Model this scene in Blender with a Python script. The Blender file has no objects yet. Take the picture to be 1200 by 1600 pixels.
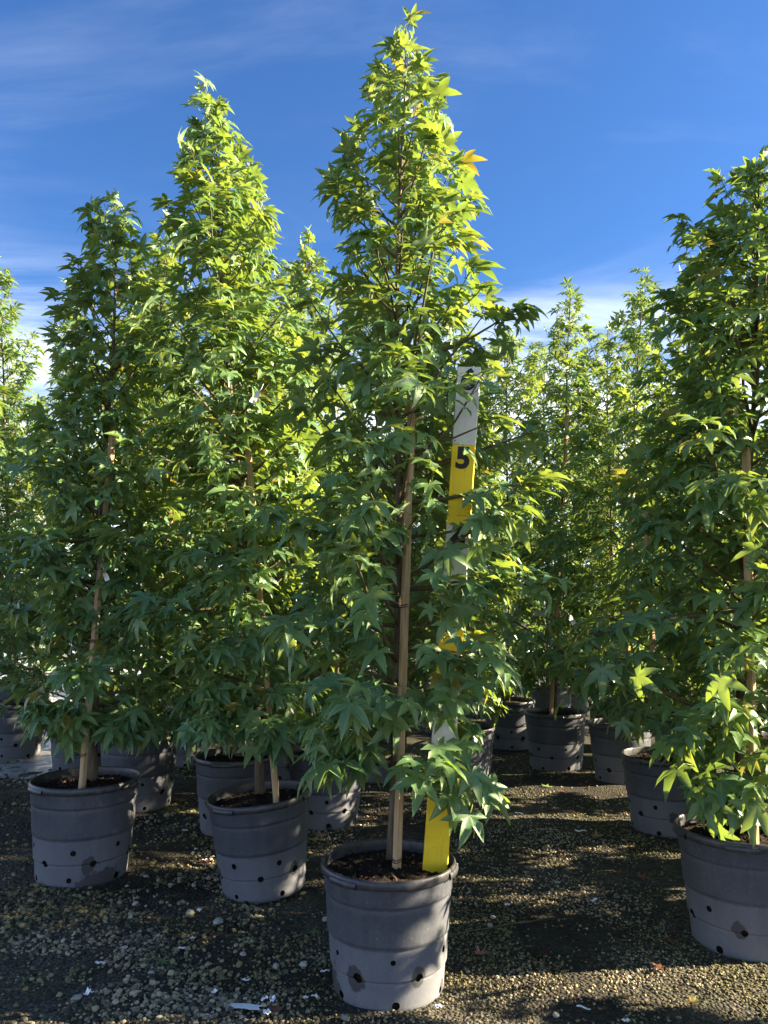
import bpy, math, random
import numpy as np
from mathutils import Vector, Matrix

R = math.radians
rng = np.random.default_rng(7)
random.seed(7)
scene = bpy.context.scene
COL = scene.collection

# ------------------------------------------------------------------ camera, sky, sun, exposure
CAM_Z, PITCH, FPX = 1.31, R(6.8), 1202.0
cam_d = bpy.data.cameras.new('camera')
cam_d.sensor_fit = 'VERTICAL'
cam_d.sensor_height = 36.0
cam_d.lens = 36.0 * FPX / 1600.0
cam_d.clip_start = 0.05
cam_d.clip_end = 2000.0
cam = bpy.data.objects.new('camera', cam_d)
cam.location = (0, 0, CAM_Z)
cam.rotation_euler = (R(90) + PITCH, 0, 0)
COL.objects.link(cam)
scene.camera = cam

SUN_EL, SUN_AZ = R(22.5), R(3.0)          # azimuth measured from +X towards +Y
sun_dir = Vector((math.cos(SUN_EL) * math.cos(SUN_AZ), math.cos(SUN_EL) * math.sin(SUN_AZ), math.sin(SUN_EL)))
sun_l = bpy.data.lights.new('sun', 'SUN')
sun_l.energy = 4.45
sun_l.angle = R(0.53)
sun_l.color = (1.0, 0.83, 0.58)
sun = bpy.data.objects.new('sun', sun_l)
sun.rotation_euler = sun_dir.to_track_quat('Z', 'Y').to_euler()
sun.location = (6, -1, 6)
COL.objects.link(sun)

world = bpy.data.worlds.new('World')
scene.world = world
world.use_nodes = True
wn, wl = world.node_tree.nodes, world.node_tree.links
wn.clear()
w_out = wn.new('ShaderNodeOutputWorld')
w_bg = wn.new('ShaderNodeBackground')
w_sky = wn.new('ShaderNodeTexSky')
w_sky.sky_type = 'NISHITA'
w_sky.sun_disc = False
w_sky.sun_elevation = SUN_EL
w_sky.sun_rotation = R(90) - SUN_AZ
w_sky.altitude = 100
w_sky.air_density = 1.1
w_sky.dust_density = 0.6
w_sky.ozone_density = 2.2
w_bg.inputs['Strength'].default_value = 0.05
# thin cirrus in the sky: stretched noise over the direction projected on a high flat layer
w_tc = wn.new('ShaderNodeTexCoord')
w_sep = wn.new('ShaderNodeSeparateXYZ')
wl.new(w_tc.outputs['Generated'], w_sep.inputs[0])


def wmath(op, a, b=None, clamp=False):
    n = wn.new('ShaderNodeMath')
    n.operation = op
    n.use_clamp = clamp
    for i, v in enumerate((a, b)):
        if v is None:
            continue
        if isinstance(v, (int, float)):
            n.inputs[i].default_value = v
        else:
            wl.new(v, n.inputs[i])
    return n.outputs[0]


def wramp(v, lo, hi):
    n = wn.new('ShaderNodeMapRange')
    n.interpolation_type = 'SMOOTHSTEP'
    wl.new(v, n.inputs[0])
    n.inputs[1].default_value = lo
    n.inputs[2].default_value = hi
    return n.outputs[0]


zc = wmath('MAXIMUM', w_sep.outputs[2], 0.0)
den = wmath('ADD', zc, 0.10)
cx = wmath('DIVIDE', w_sep.outputs[0], den)
cy = wmath('DIVIDE', w_sep.outputs[1], den)
w_comb = wn.new('ShaderNodeCombineXYZ')
wl.new(cx, w_comb.inputs[0])
wl.new(cy, w_comb.inputs[1])
w_map = wn.new('ShaderNodeMapping')
w_map.inputs['Rotation'].default_value = (0, 0, R(-24))
w_map.inputs['Scale'].default_value = (0.55, 1.5, 1.0)
w_map.inputs['Location'].default_value = (2.3, 1.7, 0.0)
wl.new(w_comb.outputs[0], w_map.inputs[0])
w_n1 = wn.new('ShaderNodeTexNoise')
w_n1.inputs['Scale'].default_value = 1.3
w_n1.inputs['Detail'].default_value = 8
w_n1.inputs['Roughness'].default_value = 0.6
w_n1.inputs['Distortion'].default_value = 0.7
wl.new(w_map.outputs[0], w_n1.inputs['Vector'])
w_n2 = wn.new('ShaderNodeTexNoise')
w_n2.inputs['Scale'].default_value = 0.55
w_n2.inputs['Detail'].default_value = 3
wl.new(w_comb.outputs[0], w_n2.inputs['Vector'])
low = wmath('SUBTRACT', 1.0, wramp(w_sep.outputs[2], 0.21, 0.47))     # cloud banks lower down, a few streaks above
val = wmath('ADD', wmath('MULTIPLY', w_n1.outputs[0], 0.70), wmath('MULTIPLY', w_n2.outputs[0], 0.30))
bank = wmath('MULTIPLY', wramp(wmath('ADD', val, wmath('MULTIPLY', low, 0.17)), 0.47, 0.82), low)
wisp = wmath('MULTIPLY', wramp(val, 0.48, 0.72), 0.075)
mask = wmath('MAXIMUM', wmath('MULTIPLY', bank, 0.92), wisp)
w_mix = wn.new('ShaderNodeMix')
w_mix.data_type = 'RGBA'
wl.new(mask, w_mix.inputs[0])
w_mul = wn.new('ShaderNodeMix')
w_mul.data_type = 'RGBA'
w_mul.blend_type = 'MULTIPLY'
w_mul.inputs[0].default_value = 1.0
wl.new(w_sky.outputs[0], w_mul.inputs[6])
w_mul.inputs[7].default_value = (0.262, 0.445, 0.70, 1)
wl.new(w_mul.outputs[2], w_mix.inputs[6])
w_mix.inputs[7].default_value = (7.4, 7.6, 8.0, 1)
wl.new(w_mix.outputs[2], w_bg.inputs['Color'])
wl.new(w_bg.outputs[0], w_out.inputs['Surface'])

scene.view_settings.view_transform = 'Standard'
scene.view_settings.look = 'None'
scene.view_settings.gamma = 1.0
scene.view_settings.use_curve_mapping = False
scene.view_settings.exposure = 2.78
scene.cycles.max_bounces = 10
scene.cycles.diffuse_bounces = 5
scene.cycles.transmission_bounces = 6
scene.cycles.transparent_max_bounces = 6


# ------------------------------------------------------------------ helpers
def ray_at(px, py, d):
    """world point on the sight line of photograph pixel (px, py) at ground distance d"""
    x, y = (px - 600.0) / FPX, (800.0 - py) / FPX
    fy, fz = math.cos(PITCH) - y * math.sin(PITCH), math.sin(PITCH) + y * math.cos(PITCH)
    s = d / fy
    return Vector((x * s, d, CAM_Z + fz * s))


def ground_at(px, py, z=0.0):
    x, y = (px - 600.0) / FPX, (800.0 - py) / FPX
    fy, fz = math.cos(PITCH) - y * math.sin(PITCH), math.sin(PITCH) + y * math.cos(PITCH)
    s = (z - CAM_Z) / fz
    return Vector((x * s, fy * s, z))


def project(P):
    """N x 3 world points to photograph pixels and depth"""
    P = np.asarray(P)
    dx, dy, dz = P[:, 0], P[:, 1], P[:, 2] - CAM_Z
    dep = dy * math.cos(PITCH) + dz * math.sin(PITCH)
    up = -dy * math.sin(PITCH) + dz * math.cos(PITCH)
    return 600 + FPX * dx / dep, 800 - FPX * up / dep, dep


def tag(o, label=None, cat=None, group=None, kind=None):
    if label:
        o['label'] = label
    if cat:
        o['category'] = cat
    if group:
        o['group'] = group
    if kind:
        o['kind'] = kind
    return o


def empty(name, loc, rot=(0, 0, 0)):
    o = bpy.data.objects.new(name, None)
    o.empty_display_size = 0.1
    o.location = loc
    o.rotation_euler = rot
    COL.objects.link(o)
    return o


def obj(name, me, parent=None, loc=None, rot=None):
    o = bpy.data.objects.new(name, me)
    if parent is not None:
        o.parent = parent
    if loc is not None:
        o.location = loc
    if rot is not None:
        o.rotation_euler = rot
    COL.objects.link(o)
    return o


def mesh_tris(name, V, F, mats, midx=None, smooth=True, attrs=None):
    """mesh from numpy vertices and triangles"""
    V = np.ascontiguousarray(V, dtype=np.float32)
    F = np.ascontiguousarray(F, dtype=np.int32)
    me = bpy.data.meshes.new(name)
    me.vertices.add(len(V))
    me.vertices.foreach_set('co', V.ravel())
    me.loops.add(F.size)
    me.loops.foreach_set('vertex_index', F.ravel())
    me.polygons.add(len(F))
    me.polygons.foreach_set('loop_start', np.arange(0, F.size, F.shape[1], dtype=np.int32))
    if midx is not None:
        me.polygons.foreach_set('material_index', np.ascontiguousarray(midx, dtype=np.int32))
    me.polygons.foreach_set('use_smooth', np.full(len(F), smooth, dtype=bool))
    for k, a in (attrs or {}).items():
        a = np.ascontiguousarray(a, dtype=np.float32)
        at = me.attributes.new(k, 'FLOAT', 'POINT')
        at.data.foreach_set('value', a)
    for m in mats:
        me.materials.append(m)
    me.update(calc_edges=True)
    me.validate()
    return me


def mesh_py(name, V, F, mats, smooth=True, midx=None):
    me = bpy.data.meshes.new(name)
    me.from_pydata([tuple(v) for v in V], [], F)
    for m in mats:
        me.materials.append(m)
    for i, p in enumerate(me.polygons):
        p.use_smooth = smooth
        if midx:
            p.material_index = midx[i]
    me.update()
    return me


def tube(P, rad, n=6, cap=True):
    """tapered tube along points -> verts, quads (as lists)"""
    P = [Vector(p) for p in P]
    V, F = [], []
    ref = Vector((0.31, 0.95, 0.05)).normalized()
    for i, p in enumerate(P):
        t = (P[min(i + 1, len(P) - 1)] - P[max(i - 1, 0)]).normalized()
        a = t.cross(ref)
        if a.length < 1e-3:
            a = t.cross(Vector((1, 0, 0)))
        a.normalize()
        b = t.cross(a)
        r = rad[i] if hasattr(rad, '__len__') else rad
        for k in range(n):
            th = 2 * math.pi * k / n
            V.append(p + a * (r * math.cos(th)) + b * (r * math.sin(th)))
    for i in range(len(P) - 1):
        for k in range(n):
            F.append((i * n + k, i * n + (k + 1) % n, (i + 1) * n + (k + 1) % n, (i + 1) * n + k))
    if cap:
        F.append(tuple(range(n - 1, -1, -1)))
        F.append(tuple((len(P) - 1) * n + k for k in range(n)))
    return V, F


# ------------------------------------------------------------------ materials
def new_mat(name):
    m = bpy.data.materials.new(name)
    m.use_nodes = True
    nt = m.node_tree
    nt.nodes.clear()
    out = nt.nodes.new('ShaderNodeOutputMaterial')
    return m, nt, out


class NB:
    def __init__(s, nt):
        s.nt = nt

    def n(s, t, **kw):
        n = s.nt.nodes.new(t)
        for k, v in kw.items():
            setattr(n, k, v)
        return n

    def set(s, sock, v):
        if isinstance(v, bpy.types.NodeSocket):
            s.nt.links.new(v, sock)
        else:
            sock.default_value = v

    def math(s, op, a, b=0.0, clamp=False):
        n = s.n('ShaderNodeMath', operation=op, use_clamp=clamp)
        s.set(n.inputs[0], a)
        s.set(n.inputs[1], b)
        return n.outputs[0]

    def mix(s, f, a, b, blend='MIX'):
        n = s.n('ShaderNodeMix', data_type='RGBA', blend_type=blend)
        s.set(n.inputs[0], f)
        s.set(n.inputs[6], a)
        s.set(n.inputs[7], b)
        return n.outputs[2]

    def noise(s, scale, detail=4, rough=0.55, vec=None, dist=0.0, out=0):
        n = s.n('ShaderNodeTexNoise')
        n.inputs['Scale'].default_value = scale
        n.inputs['Detail'].default_value = detail
        n.inputs['Roughness'].default_value = rough
        n.inputs['Distortion'].default_value = dist
        if vec is not None:
            s.set(n.inputs['Vector'], vec)
        return n.outputs[out]

    def ramp(s, v, stops, interp='LINEAR'):
        n = s.n('ShaderNodeValToRGB')
        n.color_ramp.interpolation = interp
        e = n.color_ramp.elements
        while len(e) > 1:
            e.remove(e[-1])
        e[0].position, e[0].color = stops[0][0], (*stops[0][1], 1)
        for p, c in stops[1:]:
            x = e.new(p)
            x.color = (*c, 1)
        s.set(n.inputs[0], v)
        return n.outputs[0]

    def smooth(s, v, lo, hi, a=0.0, b=1.0):
        n = s.n('ShaderNodeMapRange', interpolation_type='SMOOTHSTEP')
        s.set(n.inputs[0], v)
        n.inputs[1].default_value, n.inputs[2].default_value = lo, hi
        n.inputs[3].default_value, n.inputs[4].default_value = a, b
        return n.outputs[0]

    def attr(s, name, typ='GEOMETRY'):
        n = s.n('ShaderNodeAttribute', attribute_name=name, attribute_type=typ)
        return n.outputs['Fac']

    def coord(s, which='Object'):
        return s.n('ShaderNodeTexCoord').outputs[which]

    def bump(s, h, strength, dist=0.01):
        n = s.n('ShaderNodeBump')
        n.inputs['Strength'].default_value = strength
        n.inputs['Distance'].default_value = dist
        s.set(n.inputs['Height'], h)
        return n.outputs[0]

    def bsdf(s, col, rough=0.6, spec=0.5, normal=None):
        n = s.n('ShaderNodeBsdfPrincipled')
        s.set(n.inputs['Base Color'], col)
        s.set(n.inputs['Roughness'], rough)
        s.set(n.inputs['Specular IOR Level'], spec)
        if normal is not None:
            s.set(n.inputs['Normal'], normal)
        return n.outputs[0]


def leaf_material():
    m, nt, out = new_mat('sweetgum_leaf')
    b = NB(nt)
    oi = b.n('ShaderNodeObjectInfo')
    sep = b.n('ShaderNodeSeparateColor')
    b.set(sep.inputs[0], oi.outputs['Color'])
    rnd = b.math('FRACT', b.math('ADD', b.attr('rnd'), sep.outputs[0]))
    age = b.math('ADD', b.attr('age'), sep.outputs[1], clamp=True)
    base = b.ramp(rnd, [(0.0, (0.062, 0.148, 0.070)), (0.35, (0.092, 0.196, 0.080)), (0.7, (0.122, 0.230, 0.078)),
                        (0.93, (0.120, 0.225, 0.080)), (0.980, (0.150, 0.23, 0.065)), (0.995, (0.28, 0.23, 0.05))])
    base = b.mix(age, base, (0.17, 0.26, 0.085, 1))
    mott = b.noise(38.0, 3, 0.6)
    base = b.mix(b.smooth(mott, 0.35, 0.75, 0.0, 0.35), base, b.mix(1.0, base, (1.5, 1.45, 1.3, 1), 'MULTIPLY'))
    vein = b.smooth(b.attr('vein'), 0.84, 0.98, 0.0, 0.72)
    base = b.mix(vein, base, (0.24, 0.31, 0.14, 1))
    geo = b.n('ShaderNodeNewGeometry')
    under = b.mix(0.55, base, (0.20, 0.27, 0.16, 1))
    col = b.mix(geo.outputs['Backfacing'], base, under)
    bm = b.bump(b.math('ADD', b.noise(120.0, 2), b.math('MULTIPLY', b.attr('vein'), -1.2)), 0.25, 0.004)
    rough = b.math('ADD', 0.36, b.math('MULTIPLY', geo.outputs['Backfacing'], 0.22))
    p = b.bsdf(col, rough, 0.6, bm)
    t = b.n('ShaderNodeBsdfTranslucent')
    tc = b.ramp(rnd, [(0.0, (0.24, 0.38, 0.045)), (0.6, (0.34, 0.47, 0.05)), (0.96, (0.42, 0.50, 0.05)), (1.0, (0.55, 0.38, 0.03))])
    tc = b.mix(vein, tc, (0.30, 0.34, 0.08, 1))
    b.set(t.inputs['Color'], tc)
    mx = b.n('ShaderNodeMixShader')
    mx.inputs[0].default_value = 0.32
    nt.links.new(p, mx.inputs[1])
    nt.links.new(t.outputs[0], mx.inputs[2])
    nt.links.new(mx.outputs[0], out.inputs[0])
    return m


def simple(name, build):
    m, nt, out = new_mat(name)
    b = NB(nt)
    nt.links.new(build(b), out.inputs[0])
    return m


M_LEAF = leaf_material()
M_PETIOLE = simple('petiole', lambda b: b.bsdf((0.20, 0.25, 0.075, 1), 0.5, 0.4))


def bark_build(b):
    c = b.coord()
    mp = b.n('ShaderNodeMapping')
    mp.inputs['Scale'].default_value = (60, 60, 9)
    b.set(mp.inputs[0], c)
    f = b.noise(1.0, 6, 0.65, mp.outputs[0])
    col = b.ramp(f, [(0.25, (0.055, 0.042, 0.030)), (0.5, (0.125, 0.098, 0.070)), (0.75, (0.21, 0.175, 0.13))])
    return b.bsdf(col, 0.85, 0.25, b.bump(f, 0.8, 0.004))


M_BARK = simple('sapling_bark', bark_build)


def twig_build(b):
    f = b.noise(60.0, 3)
    return b.bsdf(b.ramp(f, [(0.3, (0.06, 0.045, 0.025)), (0.7, (0.13, 0.11, 0.055))]), 0.7, 0.3)


M_TWIG = simple('twig_bark', twig_build)


def stake_build(b):
    c = b.coord()
    mp = b.n('ShaderNodeMapping')
    mp.inputs['Scale'].default_value = (90, 90, 5)
    b.set(mp.inputs[0], c)
    f = b.noise(1.0, 5, 0.6, mp.outputs[0])
    oi = b.n('ShaderNodeObjectInfo')
    col = b.ramp(f, [(0.25, (0.26, 0.165, 0.085)), (0.5, (0.44, 0.305, 0.17)), (0.8, (0.58, 0.43, 0.26))])
    col = b.mix(b.smooth(b.noise(7.0, 4), 0.52, 0.75, 0, 0.5), col, (0.23, 0.19, 0.15, 1))
    return b.bsdf(col, 0.75, 0.25, b.bump(f, 0.5, 0.002))


M_STAKE = simple('weathered_stake_wood', stake_build)
M_TIE = simple('black_tie', lambda b: b.bsdf((0.012, 0.012, 0.013, 1), 0.5, 0.4))


def pot_build(b):
    c = b.coord()
    sx = b.n('ShaderNodeSeparateXYZ')
    b.set(sx.inputs[0], c)
    z = sx.outputs[2]
    oi = b.n('ShaderNodeObjectInfo')
    off = b.n('ShaderNodeVectorMath', operation='ADD')
    b.set(off.inputs[0], c)
    cmb = b.n('ShaderNodeCombineXYZ')
    for i in range(3):
        b.set(cmb.inputs[i], b.math('MULTIPLY', oi.outputs['Random'], 17.0 + 5 * i))
    b.set(off.inputs[1], cmb.outputs[0])
    v = off.outputs[0]
    big = b.noise(5.0, 5, 0.6, v)
    fine = b.noise(70.0, 5, 0.7, v)
    mps = b.n('ShaderNodeMapping')
    mps.inputs['Scale'].default_value = (28, 28, 2.5)
    b.set(mps.inputs[0], v)
    streak = b.noise(1.0, 4, 0.6, mps.outputs[0])
    # dust thrown up from the ground: settles heaviest on the lower steps of the wall
    d = b.ramp(z, [(0.0, (0.80,) * 3), (0.195, (0.64,) * 3), (0.205, (0.30,) * 3), (0.33, (0.22,) * 3), (0.34, (0.16,) * 3), (0.5, (0.10,) * 3)])
    d = b.math('ADD', d, b.math('MULTIPLY', b.math('SUBTRACT', big, 0.5), 0.62))
    d = b.math('ADD', d, b.math('MULTIPLY', b.math('SUBTRACT', streak, 0.5), 0.30))
    d = b.math('ADD', d, b.math('MULTIPLY', b.math('SUBTRACT', fine, 0.5), 0.35), clamp=True)
    col = b.mix(d, (0.033, 0.038, 0.050, 1), (0.172, 0.180, 0.200, 1))
    spots = b.smooth(b.noise(150.0, 1, 0.5, v), 0.73, 0.77, 0, 0.5)
    col = b.mix(spots, col, (0.33, 0.33, 0.33, 1))
    wet = b.smooth(b.math('ADD', b.attr('wet'), b.math('MULTIPLY', b.math('SUBTRACT', b.noise(17.0, 5, 0.65, v), 0.5), 1.5)), 0.43, 0.57, 0, 0.74)
    col = b.mix(wet, col, (0.030, 0.028, 0.026, 1))
    scr = b.smooth(b.noise(1.0, 6, 0.75, mps.outputs[0], 1.5), 0.64, 0.70, 0, 0.35)
    col = b.mix(scr, col, (0.06, 0.06, 0.065, 1))
    rough = b.math('ADD', 0.48, b.math('MULTIPLY', d, 0.35))
    return b.bsdf(col, rough, 0.35, b.bump(b.math('ADD', fine, big), 0.18, 0.004))


M_POT = simple('dusty_black_plastic', pot_build)


def rim_build(b):
    v = b.coord()
    f = b.noise(30.0, 5, 0.65, v)
    col = b.mix(b.smooth(f, 0.4, 0.75, 0, 0.5), (0.03, 0.032, 0.038, 1), (0.12, 0.115, 0.11, 1))
    return b.bsdf(col, 0.42, 0.5, b.bump(f, 0.1, 0.003))


M_RIM = simple('black_plastic_rim', rim_build)


def soil_build(b):
    v = b.coord()
    f = b.noise(55.0, 8, 0.75, v)
    col = b.ramp(f, [(0.3, (0.008, 0.007, 0.006)), (0.55, (0.026, 0.019, 0.014)), (0.68, (0.07, 0.045, 0.028)), (0.8, (0.14, 0.09, 0.055))])
    return b.bsdf(col, 0.95, 0.15, b.bump(f, 1.0, 0.012))


M_SOIL = simple('potting_soil', soil_build)


def crumb_build(b):
    a = b.attr('rnd')
    col = b.ramp(a, [(0.0, (0.010, 0.008, 0.006)), (0.5, (0.03, 0.02, 0.014)), (0.8, (0.075, 0.045, 0.028)), (1.0, (0.17, 0.11, 0.07))])
    return b.bsdf(col, 0.9, 0.2)


M_CRUMB = simple('bark_crumb', crumb_build)


def ground_build(b):
    v = b.coord()
    big = b.noise(1.1, 6, 0.6, v)
    mid = b.noise(9.0, 6, 0.65, v)
    vor = b.n('ShaderNodeTexVoronoi')
    vor.inputs['Scale'].default_value = 75.0
    b.set(vor.inputs['Vector'], v)
    sp = b.n('ShaderNodeSeparateColor')
    b.set(sp.inputs[0], vor.outputs['Color'])
    stone = b.ramp(sp.outputs[0], [(0.0, (0.035, 0.034, 0.028)), (0.5, (0.10, 0.093, 0.066)), (1.0, (0.20, 0.18, 0.13))])
    soil = b.ramp(mid, [(0.3, (0.010, 0.009, 0.008)), (0.7, (0.036, 0.031, 0.022))])
    far = b.n('ShaderNodeSeparateXYZ')
    b.set(far.inputs[0], v)
    col = b.mix(b.smooth(big, 0.40, 0.62, 0.10, 0.60), soil, stone)
    moss = b.smooth(b.noise(2.6, 5, 0.6, v), 0.5, 0.72, 0, 0.55)
    col = b.mix(moss, col, (0.040, 0.048, 0.018, 1))
    h = b.math('ADD', b.math('MULTIPLY', vor.outputs['Distance'], -1.0), mid)
    return b.bsdf(col, 0.9, 0.2, b.bump(h, 0.9, 0.012))


M_GROUND = simple('dark_gravelly_soil', ground_build)


def gravel_build(b):
    a = b.attr('rnd')
    col = b.ramp(a, [(0.0, (0.035, 0.032, 0.025)), (0.25, (0.11, 0.098, 0.064)), (0.5, (0.235, 0.203, 0.130)), (0.72, (0.36, 0.305, 0.20)),
                     (0.9, (0.42, 0.35, 0.235)), (0.97, (0.52, 0.46, 0.34)), (1.0, (0.30, 0.17, 0.125))])
    v = b.coord()
    algae = b.smooth(b.noise(1.7, 5, 0.6, v), 0.34, 0.58, 0.05, 0.85)
    col = b.mix(algae, col, b.mix(1.0, col, (0.42, 0.46, 0.24, 1), 'MULTIPLY'))
    return b.bsdf(col, 0.82, 0.25, b.bump(b.noise(220.0, 3), 0.3, 0.002))


M_GRAVEL = simple('gravel_stone', gravel_build)


def pale_stone_build(b):
    f = b.noise(45.0, 5, 0.65, b.coord())
    oi = b.n('ShaderNodeObjectInfo')
    c1 = b.ramp(oi.outputs['Random'], [(0.0, (0.20, 0.20, 0.15)), (0.4, (0.34, 0.33, 0.28)), (0.8, (0.46, 0.45, 0.40)), (1.0, (0.28, 0.24, 0.19))])
    return b.bsdf(b.mix(b.smooth(f, 0.35, 0.7, 0, 0.5), c1, (0.17, 0.16, 0.11, 1)), 0.85, 0.2, b.bump(f, 0.4, 0.004))


M_STONE = simple('pale_stone', pale_stone_build)


def paint(name, c, c2, wearc):
    def f(b):
        v = b.coord()
        n = b.noise(16.0, 6, 0.65, v)
        mp = b.n('ShaderNodeMapping')
        mp.inputs['Scale'].default_value = (70, 70, 4)
        b.set(mp.inputs[0], v)
        g = b.noise(1.0, 5, 0.7, mp.outputs[0])
        col = b.mix(b.smooth(n, 0.4, 0.7, 0, 0.6), c, c2)
        col = b.mix(b.smooth(g, 0.60, 0.72, 0, 0.7), col, wearc)
        col = b.mix(b.smooth(b.noise(130.0, 2, 0.5, v), 0.70, 0.74, 0, 0.6), col, wearc)
        return b.bsdf(col, 0.6, 0.3, b.bump(g, 0.25, 0.002))
    return simple(name, f)


M_YEL = paint('yellow_paint', (0.82, 0.59, 0.022, 1), (0.76, 0.50, 0.02, 1), (0.42, 0.24, 0.04, 1))
M_WHITE = paint('white_paint', (0.72, 0.71, 0.68, 1), (0.60, 0.59, 0.56, 1), (0.40, 0.38, 0.35, 1))
M_BLACK = simple('black_numeral_paint', lambda b: b.bsdf(b.ramp(b.noise(40.0, 4), [(0.3, (0.012, 0.012, 0.014)), (0.8, (0.04, 0.04, 0.045))]), 0.6, 0.3))
M_PLASTIC = simple('white_label_plastic', lambda b: b.bsdf(b.mix(b.smooth(b.noise(60.0, 4), 0.5, 0.8, 0, 0.5), (0.78, 0.80, 0.80, 1), (0.5, 0.5, 0.47, 1)), 0.5, 0.4))


def fallen(name, c1, c2):
    def f(b):
        n = b.noise(50.0, 5, 0.65, b.coord())
        col = b.mix(b.smooth(n, 0.35, 0.7), (*c1, 1), (*c2, 1))
        col = b.mix(b.smooth(b.attr('vein'), 0.9, 0.99, 0, 0.5), col, (c2[0] * 1.5, c2[1] * 1.5, c2[2] * 1.3, 1))
        p = b.bsdf(col, 0.7, 0.25)
        t = b.n('ShaderNodeBsdfTranslucent')
        b.set(t.inputs[0], (c2[0] * 1.2, c2[1], c2[2] * 0.8, 1))
        mx = b.n('ShaderNodeMixShader')
        mx.inputs[0].default_value = 0.2
        b.nt.links.new(p, mx.inputs[1])
        b.nt.links.new(t.outputs[0], mx.inputs[2])
        return mx.outputs[0]
    return simple(name, f)


FALLEN = {
    'brown': fallen('dry_leaf_brown', (0.13, 0.065, 0.035), (0.24, 0.125, 0.065)),
    'pink': fallen('dry_leaf_pinkish', (0.36, 0.17, 0.115), (0.46, 0.25, 0.17)),
    'maroon': fallen('dry_leaf_maroon', (0.055, 0.018, 0.018), (0.11, 0.035, 0.03)),
    'tan': fallen('dry_leaf_tan', (0.30, 0.19, 0.09), (0.42, 0.30, 0.15)),
    'yellow': fallen('dry_leaf_yellow', (0.33, 0.24, 0.06), (0.42, 0.34, 0.11)),
    'green': fallen('dry_leaf_green', (0.11, 0.17, 0.05), (0.20, 0.26, 0.09)),
    'rust': fallen('dry_leaf_rust', (0.13, 0.058, 0.036), (0.20, 0.095, 0.058)),
}

# ------------------------------------------------------------------ the setting: ground
def axis(lo, hi, fine, far_lo, far_hi):
    a = list(np.arange(lo, hi + 1e-6, fine))
    s, x = fine, hi
    while x < far_hi:
        s *= 1.35
        x += s
        a.append(x)
    s, x = fine, lo
    while x > far_lo:
        s *= 1.35
        x -= s
        a.insert(0, x)
    return np.array(a)


gx, gy = axis(-2.6, 2.6, 0.045, -500, 500), axis(1.0, 7.0, 0.045, -500, 900)


def bumps(x, y):
    z = 0.006 * np.sin(2.1 * x + 1.3 * y) + 0.005 * np.sin(4.7 * x - 3.1 * y + 1.0) + 0.004 * np.sin(9.0 * x + 7.0 * y + 2.0) + 0.003 * np.sin(-13 * x + 17 * y)
    return z * np.clip(1.6 - np.hypot(x, y - 3.5) / 9.0, 0, 1)


GX, GY = np.meshgrid(gx, gy)
GV = np.stack([GX.ravel(), GY.ravel(), bumps(GX, GY).ravel()], 1)
nx, ny = len(gx), len(gy)
I, J = np.meshgrid(np.arange(nx - 1), np.arange(ny - 1))
k0 = (J * nx + I).ravel()
GF = np.stack([k0, k0 + 1, k0 + nx + 1, k0 + nx], 1)
ground = obj('ground', mesh_tris('ground', GV, GF, [M_GROUND]))
tag(ground, kind='structure')

# pale wet track beyond the rows on the left
def track_build(b):
    v = b.coord()
    n = b.noise(6.0, 6, 0.65, v)
    f = b.noise(60.0, 4, 0.7, v)
    col = b.ramp(f, [(0.3, (0.22, 0.21, 0.20)), (0.7, (0.50, 0.49, 0.47))])
    return b.bsdf(col, b.smooth(n, 0.4, 0.6, 0.08, 0.45), 0.6, b.bump(b.math('ADD', n, f), 0.5, 0.02))


M_TRACK = simple('wet_pale_gravel_track', track_build)
tr = [(-60, 7.6), (-4.6, 7.2), (-3.05, 6.0), (-2.55, 5.9), (-2.6, 8.0), (-3.6, 14.0), (-6, 26), (-60, 30)]
track = obj('gravel_track', mesh_py('gravel_track', [(x, y, 0.012) for x, y in tr], [tuple(range(len(tr)))], [M_TRACK], False))
tag(track, kind='structure')

# ------------------------------------------------------------------ gravel (uncountable)
def icosa():
    t = (1 + 5 ** 0.5) / 2
    v = np.array([(-1, t, 0), (1, t, 0), (-1, -t, 0), (1, -t, 0), (0, -1, t), (0, 1, t), (0, -1, -t), (0, 1, -t), (t, 0, -1), (t, 0, 1), (-t, 0, -1), (-t, 0, 1)], float)
    v /= np.linalg.norm(v[0])
    f = np.array([(0, 11, 5), (0, 5, 1), (0, 1, 7), (0, 7, 10), (0, 10, 11), (1, 5, 9), (5, 11, 4), (11, 10, 2), (10, 7, 6), (7, 1, 8), (3, 9, 4), (3, 4, 2), (3, 2, 6), (3, 6, 8), (3, 8, 9), (4, 9, 5), (2, 4, 11), (6, 2, 10), (8, 6, 7), (9, 8, 1)])
    return v, f


ICO_V, ICO_F = icosa()


def rand_rot(n, g):
    q = g.normal(size=(n, 4))
    q /= np.linalg.norm(q, axis=1)[:, None]
    w, x, y, z = q.T
    return np.stack([np.stack([1 - 2 * (y * y + z * z), 2 * (x * y - z * w), 2 * (x * z + y * w)], 1),
                     np.stack([2 * (x * y + z * w), 1 - 2 * (x * x + z * z), 2 * (y * z - x * w)], 1),
                     np.stack([2 * (x * z - y * w), 2 * (y * z + x * w), 1 - 2 * (x * x + y * y)], 1)], 1)


def vnoise(x, y, s, seed):
    g = np.random.default_rng(seed)
    T = g.random((64, 64))
    xs, ys = x / s, y / s
    i, j = np.floor(xs).astype(int), np.floor(ys).astype(int)
    u, v = xs - i, ys - j
    u, v = u * u * (3 - 2 * u), v * v * (3 - 2 * v)
    a, b_, c, d = T[i % 64, j % 64], T[(i + 1) % 64, j % 64], T[i % 64, (j + 1) % 64], T[(i + 1) % 64, (j + 1) % 64]
    return (a * (1 - u) + b_ * u) * (1 - v) + (c * (1 - u) + d * u) * v


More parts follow.
